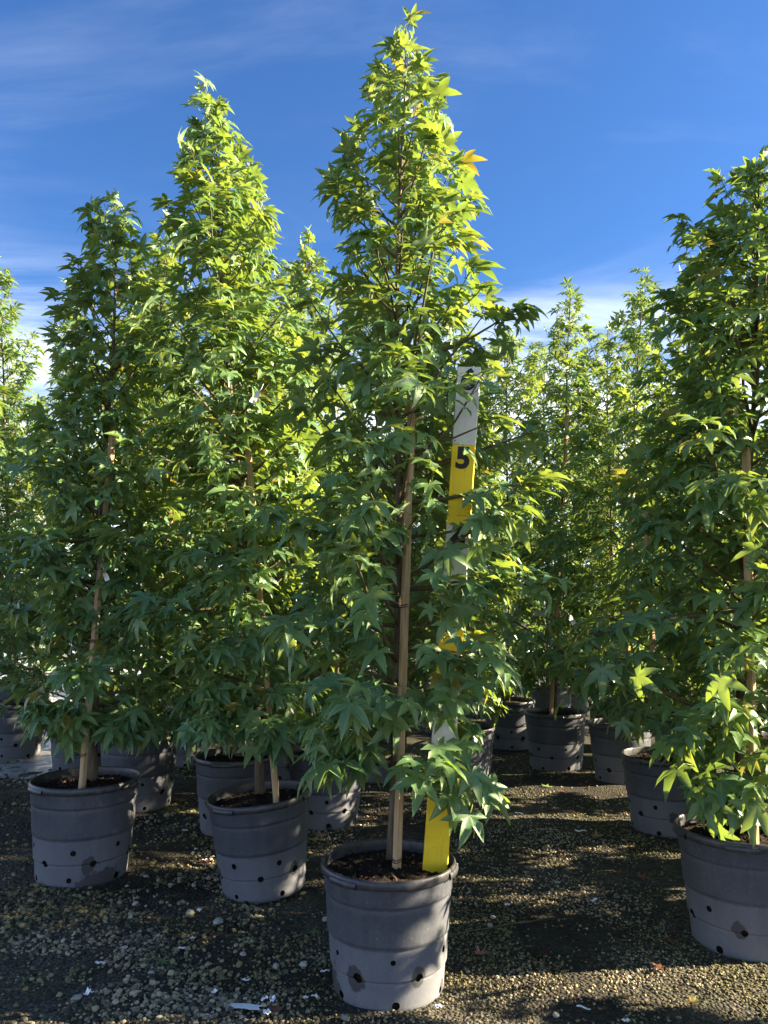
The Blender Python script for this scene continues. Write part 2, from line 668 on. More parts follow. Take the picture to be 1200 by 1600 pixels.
def make_gravel():
    g = np.random.default_rng(21)
    XY, S = [], []
    for (y0, y1, dens, smin, smax) in ((2.0, 2.75, 14500, .0026, .0068), (2.75, 3.5, 10000, .0028, .007), (3.5, 4.8, 4600, .0035, .0078), (4.8, 7.0, 1000, .005, .0095)):
        hw = 0.56 * y1 + 0.15
        n = int(dens * (y1 - y0) * 2 * hw)
        x = g.uniform(-hw, hw, n)
        y = g.uniform(y0, y1, n)
        s = smin + (smax - smin) * g.random(n) ** 1.8
        # coarser stones on the left foreground, with bare dark hollows
        left = np.clip((-x - 0.05) / 0.5, 0, 1)
        s *= 1 + 0.95 * left * (g.random(n) < 0.30)
        nn = 0.6 * vnoise(x + 30, y + 30, 0.32, 3) + 0.4 * vnoise(x + 30, y + 30, 0.11, 4)
        keep = g.random(n) < np.clip((nn - 0.36) * 3.6, 0.07, 1.0) * np.where(x < 0, 0.85, 1.0)
        XY.append(np.stack([x[keep], y[keep]], 1))
        S.append(s[keep])
    XY, S = np.concatenate(XY), np.concatenate(S)
    n = len(S)
    shp = ICO_V[None] * (1 + g.uniform(-0.24, 0.24, (n, 12, 1))) * g.uniform(0.65, 1.25, (n, 1, 3))
    V = np.einsum('nij,nkj->nki', rand_rot(n, g), shp) * S[:, None, None]
    V[:, :, 2] *= 0.8
    V[:, :, 0] += XY[:, None, 0]
    V[:, :, 1] += XY[:, None, 1]
    V[:, :, 2] += (bumps(XY[:, 0], XY[:, 1]) + S * 0.25)[:, None]
    F = (ICO_F[None] + (np.arange(n) * 12)[:, None, None]).reshape(-1, 3)
    rn = np.repeat(g.random(n), 12)
    return mesh_tris('gravel', V.reshape(-1, 3), F, [M_GRAVEL], smooth=False, attrs={'rnd': rn}), n


gm, n_gravel = make_gravel()
tag(obj('gravel', gm), 'fine grey and olive gravel scattered over the dark ground', 'gravel', kind='stuff')
print('gravel stones', n_gravel)

# ------------------------------------------------------------------ pots
POT_H, HOLES = 0.43, []
for k in range(6):
    a = 2 * math.pi * k / 6
    HOLES.append((a, 0.165, 0.0115, 0.0))
    HOLES.append((a + math.pi / 6, 0.105, 0.0155, 1.0))
    HOLES.append((a + 0.05, 0.028, 0.0130, 0.35))


def pot_radius(z):
    zs = [0.0, 0.012, 0.094, 0.100, 0.106, 0.199, 0.205, 0.211, 0.328, 0.334, 0.340, 0.400, 0.43]
    rs = [0.186, 0.193, 0.1990, 0.1970, 0.2050, 0.2110, 0.2088, 0.2160, 0.2225, 0.2202, 0.2268, 0.229, 0.231]
    return np.interp(z, zs, rs)


def make_pot_body(seed, wetset, skirt):
    g = np.random.default_rng(seed)
    ns = 168
    zs = sorted(set([round(x, 4) for x in np.linspace(0, 0.2, 30)] + [0.094, 0.100, 0.106, 0.199, 0.205, 0.211, 0.328, 0.334, 0.340] + [round(x, 4) for x in np.linspace(0.22, 0.42, 14)]))
    zs = [z for i, z in enumerate(zs) if i == 0 or z - zs[i - 1] > 0.0021]
    nz = len(zs)
    th = np.arange(ns) * 2 * math.pi / ns
    TH, Z = np.meshgrid(th, np.array(zs))
    rad = pot_radius(Z)
    Fk = np.ones((nz - 1, ns), bool)
    wet = np.zeros((nz, ns))
    TH, Z = TH.copy(), Z.copy()
    for hi, (a, hz, hr, w) in enumerate(HOLES):
        a += g.normal() * 0.045
        hz += g.normal() * 0.004
        hr *= g.uniform(0.72, 1.12)
        r0 = float(pot_radius(hz))
        dth = (TH - a + math.pi) % (2 * math.pi) - math.pi
        d = np.hypot(dth * r0, Z - hz)
        if wetset.get(hi, 0):
            ex = wetset[hi]
            ox_, oz_ = g.normal() * 0.009, g.normal() * 0.009 - 0.004
            wet = np.maximum(wet, np.clip(1.0 - (np.hypot(dth * r0 - ox_, (Z - hz - oz_) * 0.8) - hr) / (0.045 * ex), 0, 1))
        cth = (th + math.pi / ns)[None] + 0 * Fk
        czz = ((np.array(zs)[1:] + np.array(zs)[:-1]) / 2)[:, None] + 0 * Fk
        cd = np.hypot(((cth - a + math.pi) % (2 * math.pi) - math.pi) * r0, czz - hz)
        rem = cd < hr * 0.98
        Fk &= ~rem
        tv = np.zeros((nz, ns), bool)
        rj, ri = np.nonzero(rem)
        for dj in (0, 1):
            for di in (0, 1):
                tv[rj + dj, (ri + di) % ns] = True
        tv &= d > 1e-5
        f = np.where(tv, hr / np.maximum(d, 1e-6), 1.0)
        TH = np.where(tv, a + dth * f, TH)
        Z = np.where(tv, np.maximum(hz + (Z - hz) * f, 0.0), Z)
    if skirt:
        dth = (TH - skirt[0] + math.pi) % (2 * math.pi) - math.pi
        wet = np.maximum(wet, np.clip(1.05 - np.hypot(dth / skirt[1], Z / skirt[2]), 0, 1))
    rad = pot_radius(Z)
    oval = 1 + 0.008 * np.cos(2 * TH + seed)
    V = np.stack([rad * oval * np.cos(TH), rad * oval * np.sin(TH), Z], -1).reshape(-1, 3)
    F = []
    for j in range(nz - 1):
        for i in range(ns):
            if Fk[j, i]:
                F.append((j * ns + i, j * ns + (i + 1) % ns, (j + 1) * ns + (i + 1) % ns, (j + 1) * ns + i))
    return mesh_tris('pot_body', V, np.array(F), [M_POT], attrs={'wet': wet.ravel()})


def lathe(name, prof, ns, mat, a0=0.0, a1=None):
    full = a1 is None
    a1 = a0 + 2 * math.pi if full else a1
    m = len(prof)
    V, F = [], []
    cnt = ns if full else ns + 1
    for i in range(cnt):
        t = a0 + (a1 - a0) * i / ns
        for (r, z) in prof:
            V.append((r * math.cos(t), r * math.sin(t), z))
    for i in range(ns):
        i2 = (i + 1) % cnt
        for k in range(m - 1):
            F.append((i * m + k, i2 * m + k, i2 * m + k + 1, i * m + k + 1))
    if not full:
        F.append(tuple(range(m - 1, -1, -1)))
        F.append(tuple((cnt - 1) * m + k for k in range(m)))
    return mesh_py(name, V, F, [mat])


RIM_ME = lathe('rim', [(0.2285, 0.396), (0.236, 0.3965), (0.2395, 0.402), (0.2405, 0.412), (0.2385, 0.423), (0.2345, 0.4285), (0.2305, 0.4275), (0.2280, 0.420), (0.2265, 0.395)], 96, M_RIM)
GRIP_ME = lathe('grip', [(0.2400, 0.394), (0.2455, 0.396), (0.2475, 0.404), (0.2460, 0.414), (0.2408, 0.418)], 16, M_RIM, -0.24, 0.24)


def make_soil(seed):
    g = np.random.default_rng(seed)
    V, F = [], []
    nr, ns = 20, 64
    for j in range(nr + 1):
        r = 0.2255 * (j / nr)
        for i in range(ns):
            t = 2 * math.pi * i / ns
            x, y = r * math.cos(t), r * math.sin(t)
            z = 0.388 + 0.022 * math.exp(-(r / 0.09) ** 2) + (g.normal() * 0.0035) + 0.006 * math.sin(9 * x + seed) * math.cos(11 * y)
            if j == nr:
                z = 0.386
            V.append((x, y, z))
    for j in range(nr):
        for i in range(ns):
            F.append((j * ns + i, (j + 1) * ns + i, (j + 1) * ns + (i + 1) % ns, j * ns + (i + 1) % ns))
    n0 = len(V)
    for i in range(ns):          # root ball side, seen through the drain holes
        t = 2 * math.pi * i / ns
        V.append((0.178 * math.cos(t), 0.178 * math.sin(t), 0.004))
    for i in range(ns):
        F.append((nr * ns + i, n0 + i, n0 + (i + 1) % ns, nr * ns + (i + 1) % ns))
    F.append(tuple(n0 + i for i in range(ns - 1, -1, -1)))
    return mesh_py('soil', V, F, [M_SOIL])


def make_crumbs(seed, n=420):
    g = np.random.default_rng(seed)
    r = 0.218 * np.sqrt(g.random(n))
    t = g.random(n) * 2 * math.pi
    S = 0.0022 + 0.005 * g.random(n) ** 2.5
    V = np.einsum('nij,nkj->nki', rand_rot(n, g), ICO_V[None] * g.uniform(0.4, 1.5, (n, 1, 3)) * (1 + g.uniform(-.2, .2, (n, 12, 1)))) * S[:, None, None]
    V[:, :, 2] *= 0.7
    V += np.stack([r * np.cos(t), r * np.sin(t), 0.391 + 0.022 * np.exp(-(r / 0.09) ** 2) + S * 0.3], 1)[:, None, :]
    F = (ICO_F[None] + (np.arange(n) * 12)[:, None, None]).reshape(-1, 3)
    return mesh_tris('soil_crumbs', V.reshape(-1, 3), F, [M_CRUMB], smooth=False, attrs={'rnd': np.repeat(g.random(n), 12)})


POT_ME = [make_pot_body(1, {1: 0.55, 16: 0.75, 14: 0.3, 4: 0.5, 5: 0.4}, (-1.25, 0.50, 0.20)),
          make_pot_body(2, {1: 0.4, 4: 0.25, 7: 0.3, 13: 0.5}, None),
          make_pot_body(3, {1: 0.7, 4: 0.3, 10: 0.6, 13: 0.4}, (0.7, 0.9, 0.16)),
          make_pot_body(4, {}, None)]
SOIL_ME = [make_soil(s) for s in (1, 2, 3)]
CRUMB_ME = [make_crumbs(s) for s in (1, 2, 3)]


def make_pot(loc, yaw, label, variant=0, tilt=(0, 0), k=1.0, near=True):
    root = empty('plant_pot', loc, (tilt[0], tilt[1], 0))
    root.scale = (k, k, k)
    tag(root, label, 'plant pot', 'black nursery pots standing on the gravel')
    # the rotation about the vertical sits on the parts, the tilt on the pot
    obj('pot_body', POT_ME[variant], root, rot=(0, 0, yaw))
    obj('rim', RIM_ME, root)
    if near:
        for a in (-math.pi / 2 - 0.25, math.pi / 2 - 0.25, 0.15, math.pi + 0.15):
            obj('grip', GRIP_ME, root, rot=(0, 0, a + yaw * 0.3))
        tag(obj('soil_crumbs', CRUMB_ME[variant % 3], root, rot=(0, 0, yaw)), kind='stuff')
    obj('soil', SOIL_ME[variant % 3], root, rot=(0, 0, yaw * 1.7))
    return root


# ------------------------------------------------------------------ leaves
def leaf_geometry(g, simple_=False):
    """five-lobed star leaf, blade base at the origin, middle lobe along +Y; returns V, F, midx, vein"""
    angs = [0.0, R(54) + g.normal() * .06, -R(54) + g.normal() * .06, R(112) + g.normal() * .08, -R(112) + g.normal() * .08]
    lens = [1.0, 0.90 * g.uniform(.92, 1.05), 0.90 * g.uniform(.92, 1.05), 0.56 * g.uniform(.8, 1.1), 0.56 * g.uniform(.8, 1.1)]
    wid = [0.172, 0.165, 0.165, 0.122, 0.122]
    droop = g.uniform(0.02, 0.50)
    fold = g.uniform(0.30, 0.85)
    twist = g.uniform(-0.16, 0.16)
    side = g.uniform(-0.07, 0.07)

    def zoff(x, y, up):
        r2 = x * x + y * y
        return up - droop * r2 * (0.75 + 0.5 * (y > 0)) + twist * x * y + side * x

    V, vein = [(0, 0, 0)], [1.0]

    def add(x, y, up, v):
        V.append((x, y, zoff(x, y, up)))
        vein.append(v)
        return len(V) - 1

    order = [4, 2, 0, 1, 3]              # clockwise from the right basal lobe, by increasing angle
    sin_i = []
    for a, b_ in zip(order[:-1], order[1:]):
        an = (angs[a] + angs[b_]) / 2
        rr = g.uniform(0.27, 0.34) if 0 in (a, b_) else g.uniform(0.24, 0.30)
        sin_i.append(add(-rr * math.sin(an), rr * math.cos(an), fold * 0.07, 0.0))
    sL = add(-0.07, -0.10, 0.01, 0.0)    # beside the stalk
    sR = add(0.07, -0.10, 0.01, 0.0)
    F = []
    for oi_, li in enumerate(order):
        an, L, w = angs[li], lens[li], wid[li]
        ux, uy = -math.sin(an), math.cos(an)
        px, py = uy, -ux                 # to the right of the lobe
        right = sin_i[oi_ - 1] if oi_ > 0 else sR
        left = sin_i[oi_] if oi_ < 4 else sL
        bend = g.uniform(-0.07, 0.07)
        wl_, wr_ = w * g.uniform(.88, 1.12), w * g.uniform(.88, 1.12)

        def pt(t, o, up, v):
            x = ux * L * t + px * (o + bend * t * t)
            y = uy * L * t + py * (o + bend * t * t)
            return add(x, y, up, v)

        tip = pt(1.0, 0, 0.0, 1.0)
        if simple_:
            m = pt(0.50, 0, 0, 1.0)
            l = pt(0.46, -wl_, fold * wl_, 0.0)
            r = pt(0.46, wr_, fold * wr_, 0.0)
            F += [(0, m, l), (0, r, m), (l, m, tip), (m, r, tip)]
        elif li in (3, 4):
            m = pt(0.52, 0, 0, 1.0)
            l = pt(0.48, -wl_, fold * wl_, 0.0)
            r = pt(0.48, wr_, fold * wr_, 0.0)
            F += [(0, m, left), (0, right, m), (left, m, l), (right, r, m), (l, m, tip), (m, r, tip)]
        else:
            m1 = pt(0.40, 0, 0, 1.0)
            m2 = pt(0.72, 0, 0.005, 1.0)
            l1 = pt(0.46, -wl_, fold * wl_, 0.0)
            r1 = pt(0.46, wr_, fold * wr_, 0.0)
            l2 = pt(0.74, -wl_ * 0.62, fold * wl_ * 0.6, 0.0)
            r2 = pt(0.74, wr_ * 0.62, fold * wr_ * 0.6, 0.0)
            F += [(0, m1, left), (0, right, m1), (left, m1, l1), (right, r1, m1), (l1, m1, m2), (m1, r1, m2), (l1, m2, l2), (r1, r2, m2), (l2, m2, tip), (m2, r2, tip)]
    midx = [0] * len(F)
    # stalk
    w = 0.016
    P = [(0, -0.66, -0.34), (0, -0.36, -0.06), (0, 0.0, -0.004)]
    if simple_:
        P = [P[0], P[2]]
    base = len(V)
    for (x, y, z) in P:
        V.append((x - w, y, z))
        V.append((x + w, y, z))
        V.append((x, y - w * 0.5, z + w * 1.4))
        vein += [0.0] * 3
    for i in range(len(P) - 1):
        a, b_ = base + 3 * i, base + 3 * i + 3
        for (u, v) in ((0, 2), (2, 1)) if not simple_ else ((0, 2), (2, 1)):
            F += [(a + u, a + v, b_ + v), (a + u, b_ + v, b_ + u)]
            midx += [1, 1]
    return np.array(V, float), np.array(F, int), np.array(midx), np.array(vein)


LEAF_P0 = np.array([0, -0.66, -0.34])
gl = np.random.default_rng(5)
LEAFS = {False: [leaf_geometry(gl) for _ in range(9)], True: [leaf_geometry(gl, True) for _ in range(5)]}
LEAF_ME = {}
for key, lst in LEAFS.items():
    LEAF_ME[key] = []
    for (V, F, mi, ve) in lst:
        z = np.zeros(len(V))
        LEAF_ME[key].append(mesh_tris('leaf', V, F, [M_LEAF, M_PETIOLE], mi, True, {'vein': ve, 'rnd': z, 'age': z}))


def unit(v):
    return v / np.maximum(np.linalg.norm(v, axis=-1, keepdims=True), 1e-9)


def grow(seed, base, top, prof, n_br, n_leaf, leaf, zb, extras=(), bow=0.0, cull=None, rise=1.0):
    """skeleton and leaf placements of one young tree
       prof: (fraction of the crown height, radius) pairs; zb: crown bottom above the base"""
    g = np.random.default_rng(seed)
    base, top = Vector(base), Vector(top)
    H = (top - base).length
    ph = g.random() * 6.28
    n = 16
    tp = []
    for i in range(n + 1):
        f = i / n
        p = base.lerp(top, f)
        wob = 0.012 * math.sin(f * 9 + ph) * (0.3 + f) + bow * math.sin(f * math.pi)
        p = p + Vector((wob, 0.010 * math.cos(f * 7 + ph), 0))
        tp.append(p)

    def trunk(f):
        x = min(max(f, 0), 0.9999) * n
        i = int(x)
        return tp[i].lerp(tp[i + 1], x - i)

    pf, pr = [p[0] for p in prof], [p[1] for p in prof]
    branches = []
    f0 = zb / H
    specs = []
    for i in range(n_br):
        u = ((i + 0.5 * g.random()) / n_br)
        f = f0 + (0.975 - f0) * u * 0.985
        rad = float(np.interp(u, pf, pr)) * g.uniform(0.50, 1.06) * (1 + 0.14 * math.sin(u * 19 + ph)) * (1.32 if g.random() < 0.09 else 1.0)
        specs.append((f, i * 2.399963 + g.normal() * 0.35, rad, None))
    for (zf, az, reach, dz) in extras:
        specs.append((zf, az, reach, dz))
    for (f, az, rad, dz) in specs:
        s = trunk(f)
        d = Vector((math.cos(az), math.sin(az), 0))
        low_f = (f - f0) / (1 - f0)
        lift = rad * (0.62 + 0.85 * low_f) * rise * g.uniform(0.7, 1.3) * min(1.0, 0.05 + 6.0 * low_f) if dz is None else dz
        side = Vector((-d.y, d.x, 0)) * (g.normal() * 0.10 * rad)
        pts = []
        for k in range(6):
            t = k / 5
            pts.append(s + d * (rad * t) + side * t * t + Vector((0, 0, lift * (0.55 * t + 0.45 * t ** 1.7))) + Vector(g.normal(size=3) * 0.006 * (k > 0)))
        branches.append((pts, 0.0028 + 0.006 * rad / 0.4))
    # leaf nodes
    tot = sum(0.10 + (b[0][-1] - b[0][0]).length for b in branches)
    dens = n_leaf / tot
    nodes, tang, tipn, outv = [], [], [], []
    for bi, (pts, r) in enumerate(branches):
        L = (pts[-1] - pts[0]).length
        m = max(3, int(round(dens * (L + 0.10))))
        for q in range(m):
            tipk = q >= m - 4
            t = 1.0 - 0.02 * (m - q) if tipk else 0.16 + 0.80 * (g.random() ** 0.75)
            x = min(t, 0.9999) * 5
            i = int(x)
            p = pts[i].lerp(pts[i + 1], x - i)
            tg = (pts[i + 1] - pts[i]).normalized()
            if not tipk and g.random() < 0.6:      # short side twig
                p = p + Vector(g.normal(size=3) * np.array([0.035, 0.035, 0.03]) * (0.5 + L))
            nodes.append(p)
            tang.append(tg)
            tipn.append(1.0 if tipk else 0.0)
            o = p - trunk(min(0.999, (p.z - base.z) / max(top.z - base.z, .1)))
            o.z = 0
            outv.append(o)
    # leader tip
    for q in range(16):
        f = 1.0 - 0.10 * (q / 16.0) ** 1.2
        nodes.append(trunk(f))
        tang.append((tp[-1] - tp[-2]).normalized())
        tipn.append(1.0)
        a = q * 2.4
        outv.append(Vector((math.cos(a), math.sin(a), 0)) * 0.1)
    N = len(nodes)
    nodes = np.array([tuple(p) for p in nodes])
    tang = np.array([tuple(p) for p in tang])
    tipn = np.array(tipn)
    outv = unit(np.array([tuple(p) for p in outv]) + g.normal(size=(N, 3)) * 0.01)
    rel = np.clip((nodes[:, 2] - base.z) / (top.z - base.z), 0, 1)
    ang = g.normal(size=N) * 0.95
    ca, sa = np.cos(ang), np.sin(ang)
    o2 = np.stack([outv[:, 0] * ca - outv[:, 1] * sa, outv[:, 0] * sa + outv[:, 1] * ca, outv[:, 2] * 0], 1)
    dr = g.uniform(0.15, 1.05, N) * (1 - 0.42 * rel) * (1 - 0.75 * tipn * rel)
    y = unit(o2 * g.uniform(0.55, 1.0, (N, 1)) + np.array([0, 0, -1.0]) * dr[:, None] + tang * (0.25 + 0.8 * tipn * rel)[:, None] + g.normal(size=(N, 3)) * 0.22)
    z = np.array([0, 0, 1.0]) + outv * 0.55 + g.normal(size=(N, 3)) * 0.36
    z = unit(z - (z * y).sum(1, keepdims=True) * y)
    x = np.cross(y, z)
    Rm = np.stack([x, y, z], 2)
    size = leaf * 0.96 * (1.06 - 0.28 * rel) * g.uniform(0.62, 1.25, N) * np.where((tipn > 0) & (g.random(N) < 0.55), 0.72, 1.0)
    pos = nodes - np.einsum('nij,j->ni', Rm, LEAF_P0) * size[:, None]
    age = np.clip(0.18 * rel + tipn * g.uniform(0.0, 0.75, N) * (0.45 + 0.55 * rel) + (g.random(N) < 0.06) * 0.4, 0, 1)
    keep = np.ones(N, bool)
    if cull is not None:
        keep = cull(pos, y, size, g)
    k = np.nonzero(keep)[0]
    return dict(trunk=tp, branches=branches, pos=pos[k], rot=Rm[k], size=size[k], age=age[k], rnd=g.random(len(k)) * 0.999, H=H)


def foliage_mesh(L, idx, simple_, g):
    Vs, Fs, Ms, A1, A2, A3 = [], [], [], [], [], []
    off = 0
    lst = LEAFS[simple_]
    var = L['var'][idx]
    for vi, (V, F, mi, ve) in enumerate(lst):
        k = idx[var == vi]
        if len(k) == 0:
            continue
        P = np.einsum('nij,kj->nki', L['rot'][k], V) * L['size'][k][:, None, None] + L['pos'][k][:, None, :]
        nv = len(V)
        Vs.append(P.reshape(-1, 3))
        Fs.append((F[None] + (np.arange(len(k)) * nv)[:, None, None]).reshape(-1, 3) + off)
        Ms.append(np.tile(mi, len(k)))
        A1.append(np.tile(ve, len(k)))
        A2.append(np.repeat(L['rnd'][k], nv))
        A3.append(np.repeat(L['age'][k], nv))
        off += nv * len(k)
    return mesh_tris('foliage', np.concatenate(Vs), np.concatenate(Fs), [M_LEAF, M_PETIOLE], np.concatenate(Ms), True,
                     {'vein': np.concatenate(A1), 'rnd': np.concatenate(A2), 'age': np.concatenate(A3)})


# ------------------------------------------------------------------ layout of the rows
STICK_BASE = ray_at(680, 1352, 2.84)
STICK_BASE.z = 0.385
STICK_TOP = ray_at(736, 536, 2.86)
SOIL_Z = 0.405


def cull_main(pos, y, size, g):
    keep = np.ones(len(pos), bool)
    c = pos + y * size[:, None] * 0.4
    # leaves hanging in front of the measuring stick thinned where the board shows
    t = (c[:, 2] - STICK_BASE.z) / (STICK_TOP.z - STICK_BASE.z)
    sx_ = STICK_BASE.x + (STICK_TOP.x - STICK_BASE.x) * t
    front = (c[:, 1] < STICK_BASE.y + 0.06) & (t > -0.3) & (t < 1.05)
    near_ = np.abs(c[:, 0] - sx_ * (c[:, 1] / 2.84)) < 0.095
    p = np.where(t > 0.68, 0.66, np.where(t > 0.30, 0.45, np.where(t < 0.095, 1.0, 0.0)))
    keep &= ~(front & near_ & (g.random(len(pos)) < p))
    on = (np.abs(c[:, 0] - sx_) < 0.07) & (np.abs(c[:, 1] - STICK_BASE.y) < 0.05) & (t > -0.2) & (t < 1.03)
    keep &= ~on
    # stake shows at mid height
    tz = c[:, 2]
    st = (np.abs(c[:, 0] - 0.055) < 0.085) & (c[:, 1] < 2.84) & (((tz > 0.98) & (tz < 1.42)) | (tz < 0.70))
    keep &= ~(st & (g.random(len(pos)) < 0.86))
    return keep


COLUMN = [(0.0, 0.33), (0.12, 0.44), (0.35, 0.41), (0.6, 0.28), (0.8, 0.19), (0.92, 0.11), (1.0, 0.04)]
WIDE = [(0.0, 0.38), (0.15, 0.50), (0.4, 0.43), (0.65, 0.27), (0.85, 0.14), (1.0, 0.04)]
OPEN = [(0.0, 0.30), (0.2, 0.40), (0.5, 0.33), (0.68, 0.20), (0.85, 0.13), (1.0, 0.05)]
FULL = [(0.0, 0.40), (0.3, 0.50), (0.6, 0.46), (0.8, 0.38), (0.92, 0.24), (1.0, 0.08)]
BROAD = [(0.0, 0.34), (0.15, 0.46), (0.4, 0.44), (0.65, 0.40), (0.82, 0.31), (0.93, 0.18), (1.0, 0.06)]
NARROW = [(0.0, 0.20), (0.2, 0.30), (0.5, 0.27), (0.75, 0.19), (0.9, 0.10), (1.0, 0.04)]
MAIN = [(0.0, 0.28), (0.10, 0.40), (0.28, 0.42), (0.45, 0.35), (0.60, 0.32), (0.72, 0.27), (0.82, 0.19), (0.90, 0.12), (0.96, 0.06), (1.0, 0.02)]
TREE_GROUP = 'young sweetgum trees in nursery pots'
PI = math.pi

# (key, pot px, depth, top px, profile, branches, leaves, leaf length, crown bottom, simple, pot variant, extras)
T = [
    ('A', 607, 2.86, (629, 46), MAIN, 104, 1950, 0.100, 0.30, False, 0,
     [(0.30, -0.35, 0.36, 0.04), (0.36, -0.55, 0.38, 0.05), (0.46, -0.45, 0.36, 0.06), (0.50, -0.7, 0.34, 0.08), (0.23, -0.5, 0.36, 0.02), (0.085, -0.45, 0.30, 0.0), (0.10, -0.7, 0.28, 0.02), (0.40, -0.25, 0.52, 0.05), (0.44, 0.35, 0.60, 0.20), (0.30, -0.45, 0.58, 0.02), (0.24, -0.9, 0.46, -0.05), (0.56, 0.0, 0.46, 0.22), (0.57, -0.4, 0.36, 0.20), (0.26, PI + 0.5, 0.42, 0.0), (0.33, PI + 0.9, 0.45, 0.1), (0.20, -PI / 2, 0.32, -0.03), (0.36, -PI / 2 - 0.5, 0.4, 0.0)]),
    ('B', 416, 3.76, (316, 140), WIDE, 111, 2339, 0.102, 0.34, False, 1,
     [(0.25, -PI / 2 - 0.9, 0.55, -0.02), (0.32, PI + 0.35, 0.62, 0.05), (0.22, -PI / 2, 0.42, -0.06), (0.36, -PI / 2 + 0.5, 0.50, 0.0), (0.42, PI + 0.6, 0.55, 0.1)]),
    ('C', 134, 3.92, (182, 318), COLUMN, 96, 1948, 0.100, 0.30, False, 2,
     [(0.12, PI + 0.9, 0.30, 0.02), (0.13, -0.5, 0.26, 0.0), (0.33, PI + 0.4, 0.55, 0.1), (0.28, -0.3, 0.4, 0.0), (0.4, PI + 0.1, 0.5, 0.0)]),
    ('R1', 1155, 3.20, (1190, 272), BROAD, 105, 2339, 0.102, 0.30, False, 1,
     [(0.13, PI - 0.02, 0.90, 0.50), (0.16, PI + 0.25, 0.66, 0.30), (0.32, PI + 0.25, 0.70, -0.12), (0.15, PI + 0.7, 0.45, 0.0), (0.84, PI + 0.1, 0.30, 0.20), (0.9, 0.3, 0.22, 0.2), (0.25, -PI / 2 - 0.5, 0.40, 0.0), (0.72, PI, 0.36, 0.2)]),
    ('D', 219, 5.25, (258, 345), COLUMN, 78, 1481, 0.104, 0.22, False, 3, [(0.1, 0.1, 0.18, 0.0)]),
    ('E', 368, 4.70, (402, 308), WIDE, 84, 1637, 0.104, 0.22, False, 1, [(0.12, PI + 0.5, 0.32, 0.0)]),
    ('F', 510, 4.86, (480, 372), WIDE, 78, 1481, 0.104, 0.20, False, 0, []),
    ('R2', 1036, 4.70, (1085, 420), COLUMN, 78, 1481, 0.104, 0.18, False, 2, [(0.2, PI + 0.4, 0.45, 0.0)]),
    ('R3', 968, 6.00, (1003, 428), WIDE, 72, 1523, 0.106, 0.22, True, 0, []),
    ('R4', 867, 6.45, (893, 450), OPEN, 64, 1253, 0.108, 0.28, True, 3, []),
    ('K', 128, 6.4, (108, 452), NARROW, 62, 1110, 0.108, 0.30, True, 1, [(0.62, PI, 0.35, 0.3)]),
    ('L', 28, 6.85, (-6, 400), WIDE, 72, 1523, 0.108, 0.25, True, 2, []),
    ('G', 287, 6.6, (240, 430), COLUMN, 66, 1343, 0.108, 0.15, True, 3, []),
    ('H', 722, 5.80, (705, 470), WIDE, 66, 1343, 0.108, 0.15, True, 0, []),
    ('I', 795, 7.30, (792, 520), FULL, 62, 1189, 0.108, 0.12, True, 1, []),
    ('J', 960, 7.20, (948, 515), FULL, 62, 1189, 0.108, 0.12, True, 2, []),
    ('M', 455, 6.10, (452, 420), COLUMN, 66, 1343, 0.108, 0.15, True, 0, []),
    ('N', 590, 6.00, (590, 430), WIDE, 66, 1432, 0.108, 0.15, True, 1, []),
    ('O', 370, 7.60, (345, 470), WIDE, 60, 1189, 0.110, 0.12, True, 1, []),
    ('P', 1095, 6.60, (1100, 480), WIDE, 66, 1432, 0.110, 0.15, True, 0, []),
    ('Q', 205, 7.40, (196, 520), WIDE, 60, 1189, 0.110, 0.12, True, 2, []),
    ('S', 690, 8.20, (668, 560), WIDE, 60, 1268, 0.110, 0.12, True, 3, []),
    ('U', 530, 8.40, (528, 540), WIDE, 60, 1268, 0.110, 0.12, True, 3, []),
    ('V', 860, 8.60, (850, 545), FULL, 60, 1268, 0.110, 0.12, True, 3, []),
    ('X', 640, 9.8, (636, 600), WIDE, 60, 1348, 0.120, 0.12, True, 3, []),
    ('Y', 750, 10.4, (748, 640), WIDE, 60, 1348, 0.120, 0.12, True, 3, []),
    ('Z', 930, 10.2, (925, 640), WIDE, 60, 1348, 0.120, 0.12, True, 3, []),
    ('AA', 420, 9.4, (415, 590), WIDE, 60, 1348, 0.120, 0.12, True, 3, []),
    ('AB', 290, 9.2, (285, 590), WIDE, 60, 1348, 0.120, 0.12, True, 3, []),
    ('AC', 1150, 9.6, (1150, 600), WIDE, 60, 1348, 0.120, 0.12, True, 3, []),
    ('AD', 830, 11.8, (828, 660), WIDE, 60, 1348, 0.130, 0.12, True, 3, []),
    ('AE', 560, 11.4, (560, 660), WIDE, 60, 1348, 0.130, 0.12, True, 3, []),
    ('AF', 1000, 12.2, (1000, 660), WIDE, 60, 1348, 0.130, 0.12, True, 3, []),
    ('AG', 700, 12.6, (700, 680), WIDE, 60, 1348, 0.130, 0.12, True, 3, []),
    ('L2', -85, 5.6, (-60, 430), WIDE, 64, 1242, 0.108, 0.20, True, 1, []),
    ('L3', 60, 10.5, (50, 690), FULL, 60, 1000, 0.12, 0.12, True, 1, []),
    ('L4', 15, 9.0, (12, 560), FULL, 60, 1000, 0.12, 0.12, True, 1, []),
    ('L5', 75, 13.5, (80, 760), FULL, 60, 900, 0.13, 0.1, True, 1, []),
    ('A2', 780, 9.2, (760, 565), FULL, 60, 1000, 0.12, 0.1, True, 1, []),
    ('A3', 905, 9.4, (905, 565), FULL, 60, 1000, 0.12, 0.1, True, 2, []),
    ('W', 1040, 8.80, (1035, 580), WIDE, 60, 1268, 0.110, 0.12, True, 3, []),
]

